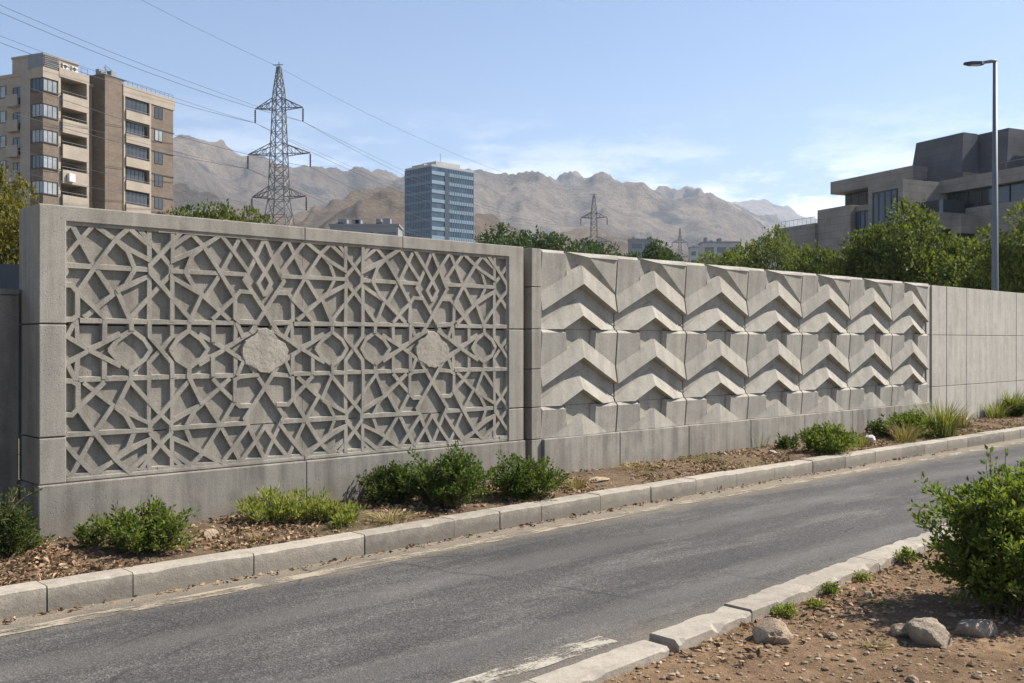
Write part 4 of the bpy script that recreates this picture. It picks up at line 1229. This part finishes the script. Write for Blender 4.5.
MB().box(7.3, 9.5, -.3, 0, 0, THt - 2).build('dark_slot', M['glass_deep'], gt)
mb = MB(); mb.box(6, 20, 4, 13, THt, THt + 3.4); mb.box(1, 6, 6, 14, THt, THt + 1.8); mb.box(0, TWx, 0, TWy, THt - .01 + .02, THt + .9)
mb.build('roof_plant', M['far_wall'], gt)
MB().bar((12, 8, THt + 3.4), (12, 8, THt + 8), .12).build('antenna', M['steel'], gt)

# ------------------------------------------------------------------ low far buildings
def lowb(px0, px1, depth, y, label, mat, rows=2, units=3, rz=0.0):
    x0 = (px0 - 512) / F * depth; x1 = (px1 - 512) / F * depth; H = CAMZ + (HY - y) / F * depth; Wd = x1 - x0
    o = tag(empty('low_building', (x0, depth, 0), rz), label, 'building', 'low buildings in the far town')
    MB().box(0, Wd, 0, Wd * .6, 0, H).build('wall', mat, o)
    MB().box(-.3, Wd + .3, -.3, Wd * .6, H, H + .5).build('roof', M['far_grey'], o)
    mb = MB()
    for r_ in range(rows):
        z = H - 3.2 - r_ * 3.6
        nw = max(2, int(Wd / 4))
        for q in range(nw): mb.box(q * Wd / nw + .6, (q + 1) * Wd / nw - .5, -.06, .02, z, z + 1.8)
    mb.build('window_rows', M['glass_dark'], o)
    rd = random.Random(int(px0))
    for q in range(units):
        a = rd.uniform(.05, .8) * Wd; MB().box(a, a + Wd * rd.uniform(.05, .14), 2, 5, H + .5, H + .5 + rd.uniform(.5, 1.6)).build('roof_unit', M['far_grey'], o)
lowb(330, 398, 230, 226, 'long low grey building with roof plant left of the glass tower', M['far_grey'], 2, 7)
lowb(630, 656, 380, 240, 'small blue grey block between the two far pylons', M['far_grey'], 2, 2)
lowb(703, 740, 330, 243, 'pale low building right of the smallest pylon', M['far_wall'], 1, 3)
lowb(690, 704, 420, 248, 'smallest far block left of the pale low building', M['far_wall'], 2, 1)
lowb(760, 800, 300, 241, 'pale block half hidden left of the stepped building', M['far_wall'], 1, 2)

# ------------------------------------------------------------------ stepped stone building on the right
# local x = R (recedes right), local y = L (recedes left)
rzb = math.atan2(.416, .909)
cv = tag(empty('stepped_building', (31.4, 80, 0), rzb), 'stepped stone clad building with dark sloped roof masses behind the trees at right', 'building')
def vol(name, r0, r1, l0_, l1_, z0, z1, mat, parent=cv): return MB().box(r0, r1, l0_, l1_, z0, z1).build(name, mat, parent)
vol('corner_block', 0, 7, 0, 3.75, 0, 14.8, M['stone_clad'])
vol('wing', .9, 12, 3.75, 6.1, 0, 13.4, M['stone_clad'])
vol('wing', 0.3, 9, 6.1, 10.2, 0, 13.5, M['stone_clad'])
vol('wing', 0, 9, 10.2, 15.2, 9.9, 12.35, M['stone_clad'])
vol('wing', .9, 9, 10.2, 14.8, 0, 9.9, M['frame_dark'])
vol('upper_wing', 8.2, 14, 5.7, 15.2, 13.0, 16.1, M['glass_dark'])
vol('upper_parapet', 7, 15, 5.6, 15.9, 16.1, 17.3, M['stone_clad'])
vol('upper_wall', 7.05, 8.2, 5.65, 8.6, 12.0, 16.1, M['stone_clad'])
window(cv, 9.0, 14.2, 7.9, 13.6, 15.9, 5, 'x', 'glass_dark', .12)
window(cv, .5, 3.2, -.09, 10.9, 14.1, 4, 'x', 'glass_blue', .10)
window(cv, 3.9, 6.0, .75, 10.0, 12.9, 4, 'x', 'glass_blue', .10)
# right wing
vol('right_wing', 4.5, 24, -26, -.0, 0, 12.4, M['stone_clad'])
vol('ribbon_glazing', 4.9, 23, -26, 0, 12.4, 13.85, M['glass_dark'])
vol('right_parapet', 4.2, 25, -27, .05, 13.85, 14.9, M['stone_clad'])
for k in range(20): MB().box(4.82, 4.9, -25.5 + k * 1.3, -25.42 + k * 1.3, 12.4, 13.85).build('mullion', M['frame_dark'], cv)
mb = MB(); mb.bar((4.4, -27, 15.5), (4.4, -5.5, 15.5), .025)
for k in range(15): mb.bar((4.4, -27 + 1.5 * k, 14.9), (4.4, -27 + 1.5 * k, 15.5), .02)
mb.build('railing', M['rail'], cv)
# balcony blocks in the inner corner
vol('balcony', 1.2, 5.3, -2.6, -.005, 10.6, 11.9, M['stone_clad'])
vol('balcony', 2.4, 5.5, -3.6, -2.61, 10.2, 11.6, M['stone_clad'])
vol('glass_bay', 2.0, 4.45, -2.2, -.01, 11.91, 13.0, M['glass_dark'])
vol('glass_bay', 2.6, 4.45, -3.0, -.02, 7.6, 10.19, M['glass_dark'])
vol('low_terrace', 1.5, 4.45, -4.2, -3.01, 0, 8.3, M['stone_clad'])
# sloped dark roof masses
def slopeb(name, r0, r1, l0_, l1_, z0, z1, dl0, dl1, dr0, dr1, mat):
    MB().hexa([(r0, l0_, z0), (r1, l0_, z0), (r1, l1_, z0), (r0, l1_, z0),
               (r0 + dr0, l0_ + dl0, z1), (r1 - dr1, l0_ + dl0, z1), (r1 - dr1, l1_ - dl1, z1), (r0 + dr0, l1_ - dl1, z1)]).build(name, mat, cv)
slopeb('sloped_roof_mass', 8.5, 10.9, 1.8, 7.9, 14.0, 19.7, .15, .8, .5, .2, M['slate_clad'])
slopeb('sloped_roof_mass', 10.5, 26, -1.0, 5.0, 14.0, 19.75, .25, .5, .7, 1, M['slate_clad'])
slopeb('sloped_roof_mass', 12.5, 26, -14, -1.01, 14.0, 18.9, .5, .0, .5, 1, M['stone_clad'])
vol('roof_plant', 6.0, 8.0, -.6, 1.4, 14.8, 15.7, M['frame_dark'])
vol('roof_plant', 13, 16, -9, -6, 18.9, 20.0, M['frame_dark'])
mb = MB(); mb.bar((.2, 10.4, 12.95), (.2, 15, 12.95), .02)
for k in range(9): mb.bar((.2, 10.4 + k * .57, 12.35), (.2, 10.4 + k * .57, 12.95), .016)
mb.build('railing', M['rail'], cv)

# ------------------------------------------------------------------ mountains
def ridged(x, y, o=5, z=0.0):
    a = 1; s_ = 0; t_ = 0
    for _ in range(o):
        v = 1 - abs(vnoise(x, y, z)) * 2.0; s_ += a * v * abs(v); t_ += a; a *= .5; x *= 2.07; y *= 2.07
    return s_ / t_
def hillmat(name, a, b, rockc):
    t = NT(name)
    col = t.ramp(t.noise(.0022, 8, .62), [(.35, a), (.65, b)])
    col = t.mix(t.ramp(t.noise(.0045, 9, .68), [(.52, 0), (.62, .75)]), col, rockc)
    col = t.mix(1, col, t.ramp(t.noise(.03, 8, .72), [(.3, .65), (.7, 1.3)]), 'MULTIPLY')
    n = t.bump(t.noise(.014, 12, .78), 70, 1.0)
    return t.done(col, .95, n, .05)
M['hill'] = hillmat('dry_hillside', (.19, .155, .122), (.39, .315, .235), (.06, .068, .078))
M['foothill'] = hillmat('foothill_slope', (.21, .16, .11), (.40, .31, .215), (.075, .078, .075))
def hills(name, sky_pts, Z0, Zr, pxa, pxb, mat, seed, nq=420, nz=110, lam=900.0, tilt=(1.0, 1.0), rough=.74):
    """mountain terrain from ridged noise; its height is scaled smoothly along the range so the skyline has the surveyed profile"""
    xs_ = [p[0] for p in sky_pts]; ys_ = [p[1] for p in sky_pts]
    P = np.linspace(pxa, pxb, nq + 1); Q = (P - 512) / F
    zr = Zr * np.interp(P, [100, 900], tilt)
    T_ = np.linspace(0, 1.35, nz + 1)
    X = np.zeros((nq + 1, nz + 1)); Z = np.zeros_like(X); Hh = np.zeros_like(X)
    for i_ in range(nq + 1):
        for j_ in range(nz + 1):
            z = Z0 + (zr[i_] - Z0) * T_[j_]; x = Q[i_] * z
            wx = 160 * vnoise(x / 700, z / 700, seed); wz = 160 * vnoise(x / 700, z / 700, seed + 9)
            v = mnoise.ridged_multi_fractal(((x + wx) / lam + seed, (z + wz) / lam * .8, seed), .95, 2.15, 8, 1.0, 1.9)
            v = min(1.25, v / 2.1)
            t_ = T_[j_]; env = t_ ** 1.15 if t_ <= 1 else max(0, 1 - (t_ - 1) * 1.9)
            X[i_, j_] = x; Z[i_, j_] = z; Hh[i_, j_] = env * ((1 - rough) + rough * v) * (min(1, t_ * 12))
    peak = (Hh / Z).max(axis=1)
    k = 13; ker = np.hanning(2 * k + 1); ker /= ker.sum()
    sm = np.convolve(np.pad(peak, k, mode='edge'), ker, mode='valid')
    want = (HY - np.interp(P, xs_, ys_)) / F
    sc_ = want / sm
    Hh = Hh * sc_[:, None] * (1.0) 
    vs = [(X[i_, j_], Z[i_, j_], CAMZ + Hh[i_, j_] if T_[j_] > .01 else -1.0) for i_ in range(nq + 1) for j_ in range(nz + 1)]
    fs = [(i*(nz+1)+j, (i+1)*(nz+1)+j, (i+1)*(nz+1)+j+1, i*(nz+1)+j+1) for i in range(nq) for j in range(nz)]
    mb = MB(); mb.v = vs; mb.f = fs
    return tag(mb.build(name, mat, smooth=True), kind='structure')
sky1 = [(-500, 150), (-200, 120), (0, 128), (120, 130), (174, 137), (188, 136), (205, 138), (220, 143), (226, 149), (253, 155), (290, 166), (311, 168), (329, 165.5), (348, 172), (363, 167),
        (384, 172), (403, 176), (430, 174), (455, 168), (480, 170), (500, 176), (520, 171), (540, 172), (556, 177), (586, 174), (603, 173), (625, 182), (641, 183), (663, 188), (685, 189), (699, 188), (715, 195),
        (740, 206), (770, 218), (800, 229), (850, 245), (950, 270), (1100, 290), (1400, 300)]
sky2 = [(500, 240), (600, 225), (690, 205), (731, 201), (745, 198.5), (764, 200.5), (785, 208), (800, 215), (830, 222), (870, 235), (950, 250), (1100, 262), (1300, 270)]
hills('hills', sky1, 620, 3000, -420, 1300, M['hill'], 3.3, 860, 260, 1000.0, (.75, 1.25))
sky3 = [(-500, 190), (-100, 172), (60, 168), (140, 176), (190, 188), (245, 208), (292, 216), (330, 202), (362, 190), (392, 186), (440, 202), (490, 216), (535, 237), (575, 228), (612, 231), (665, 246), (720, 258), (800, 272), (1300, 305)]
hills('foothills', sky3, 440, 1250, -420, 1200, M['foothill'], 5.7, 620, 130, 420.0)
hills('far_hills', sky2, 4000, 5600, 450, 1300, M['hill'], 8.1, 260, 90, 1300.0, (1.0, 1.0), .4)

# ------------------------------------------------------------------ air
t = NT('haze_air'); t.t.nodes.remove(t.p)
pv = t.n('ShaderNodeVolumePrincipled'); pv.inputs['Color'].default_value = (.74, .85, 1.0, 1); pv.inputs['Density'].default_value = .00012
pv.inputs['Anisotropy'].default_value = .2
t.l(pv.outputs[0], t.out.inputs['Volume'])
hz = MB().box(-4200, 5200, -300, 6900, -3, 960).build('haze', t.m)
tag(hz, 'thin blue haze hanging in the air before the mountains', 'haze', kind='stuff')
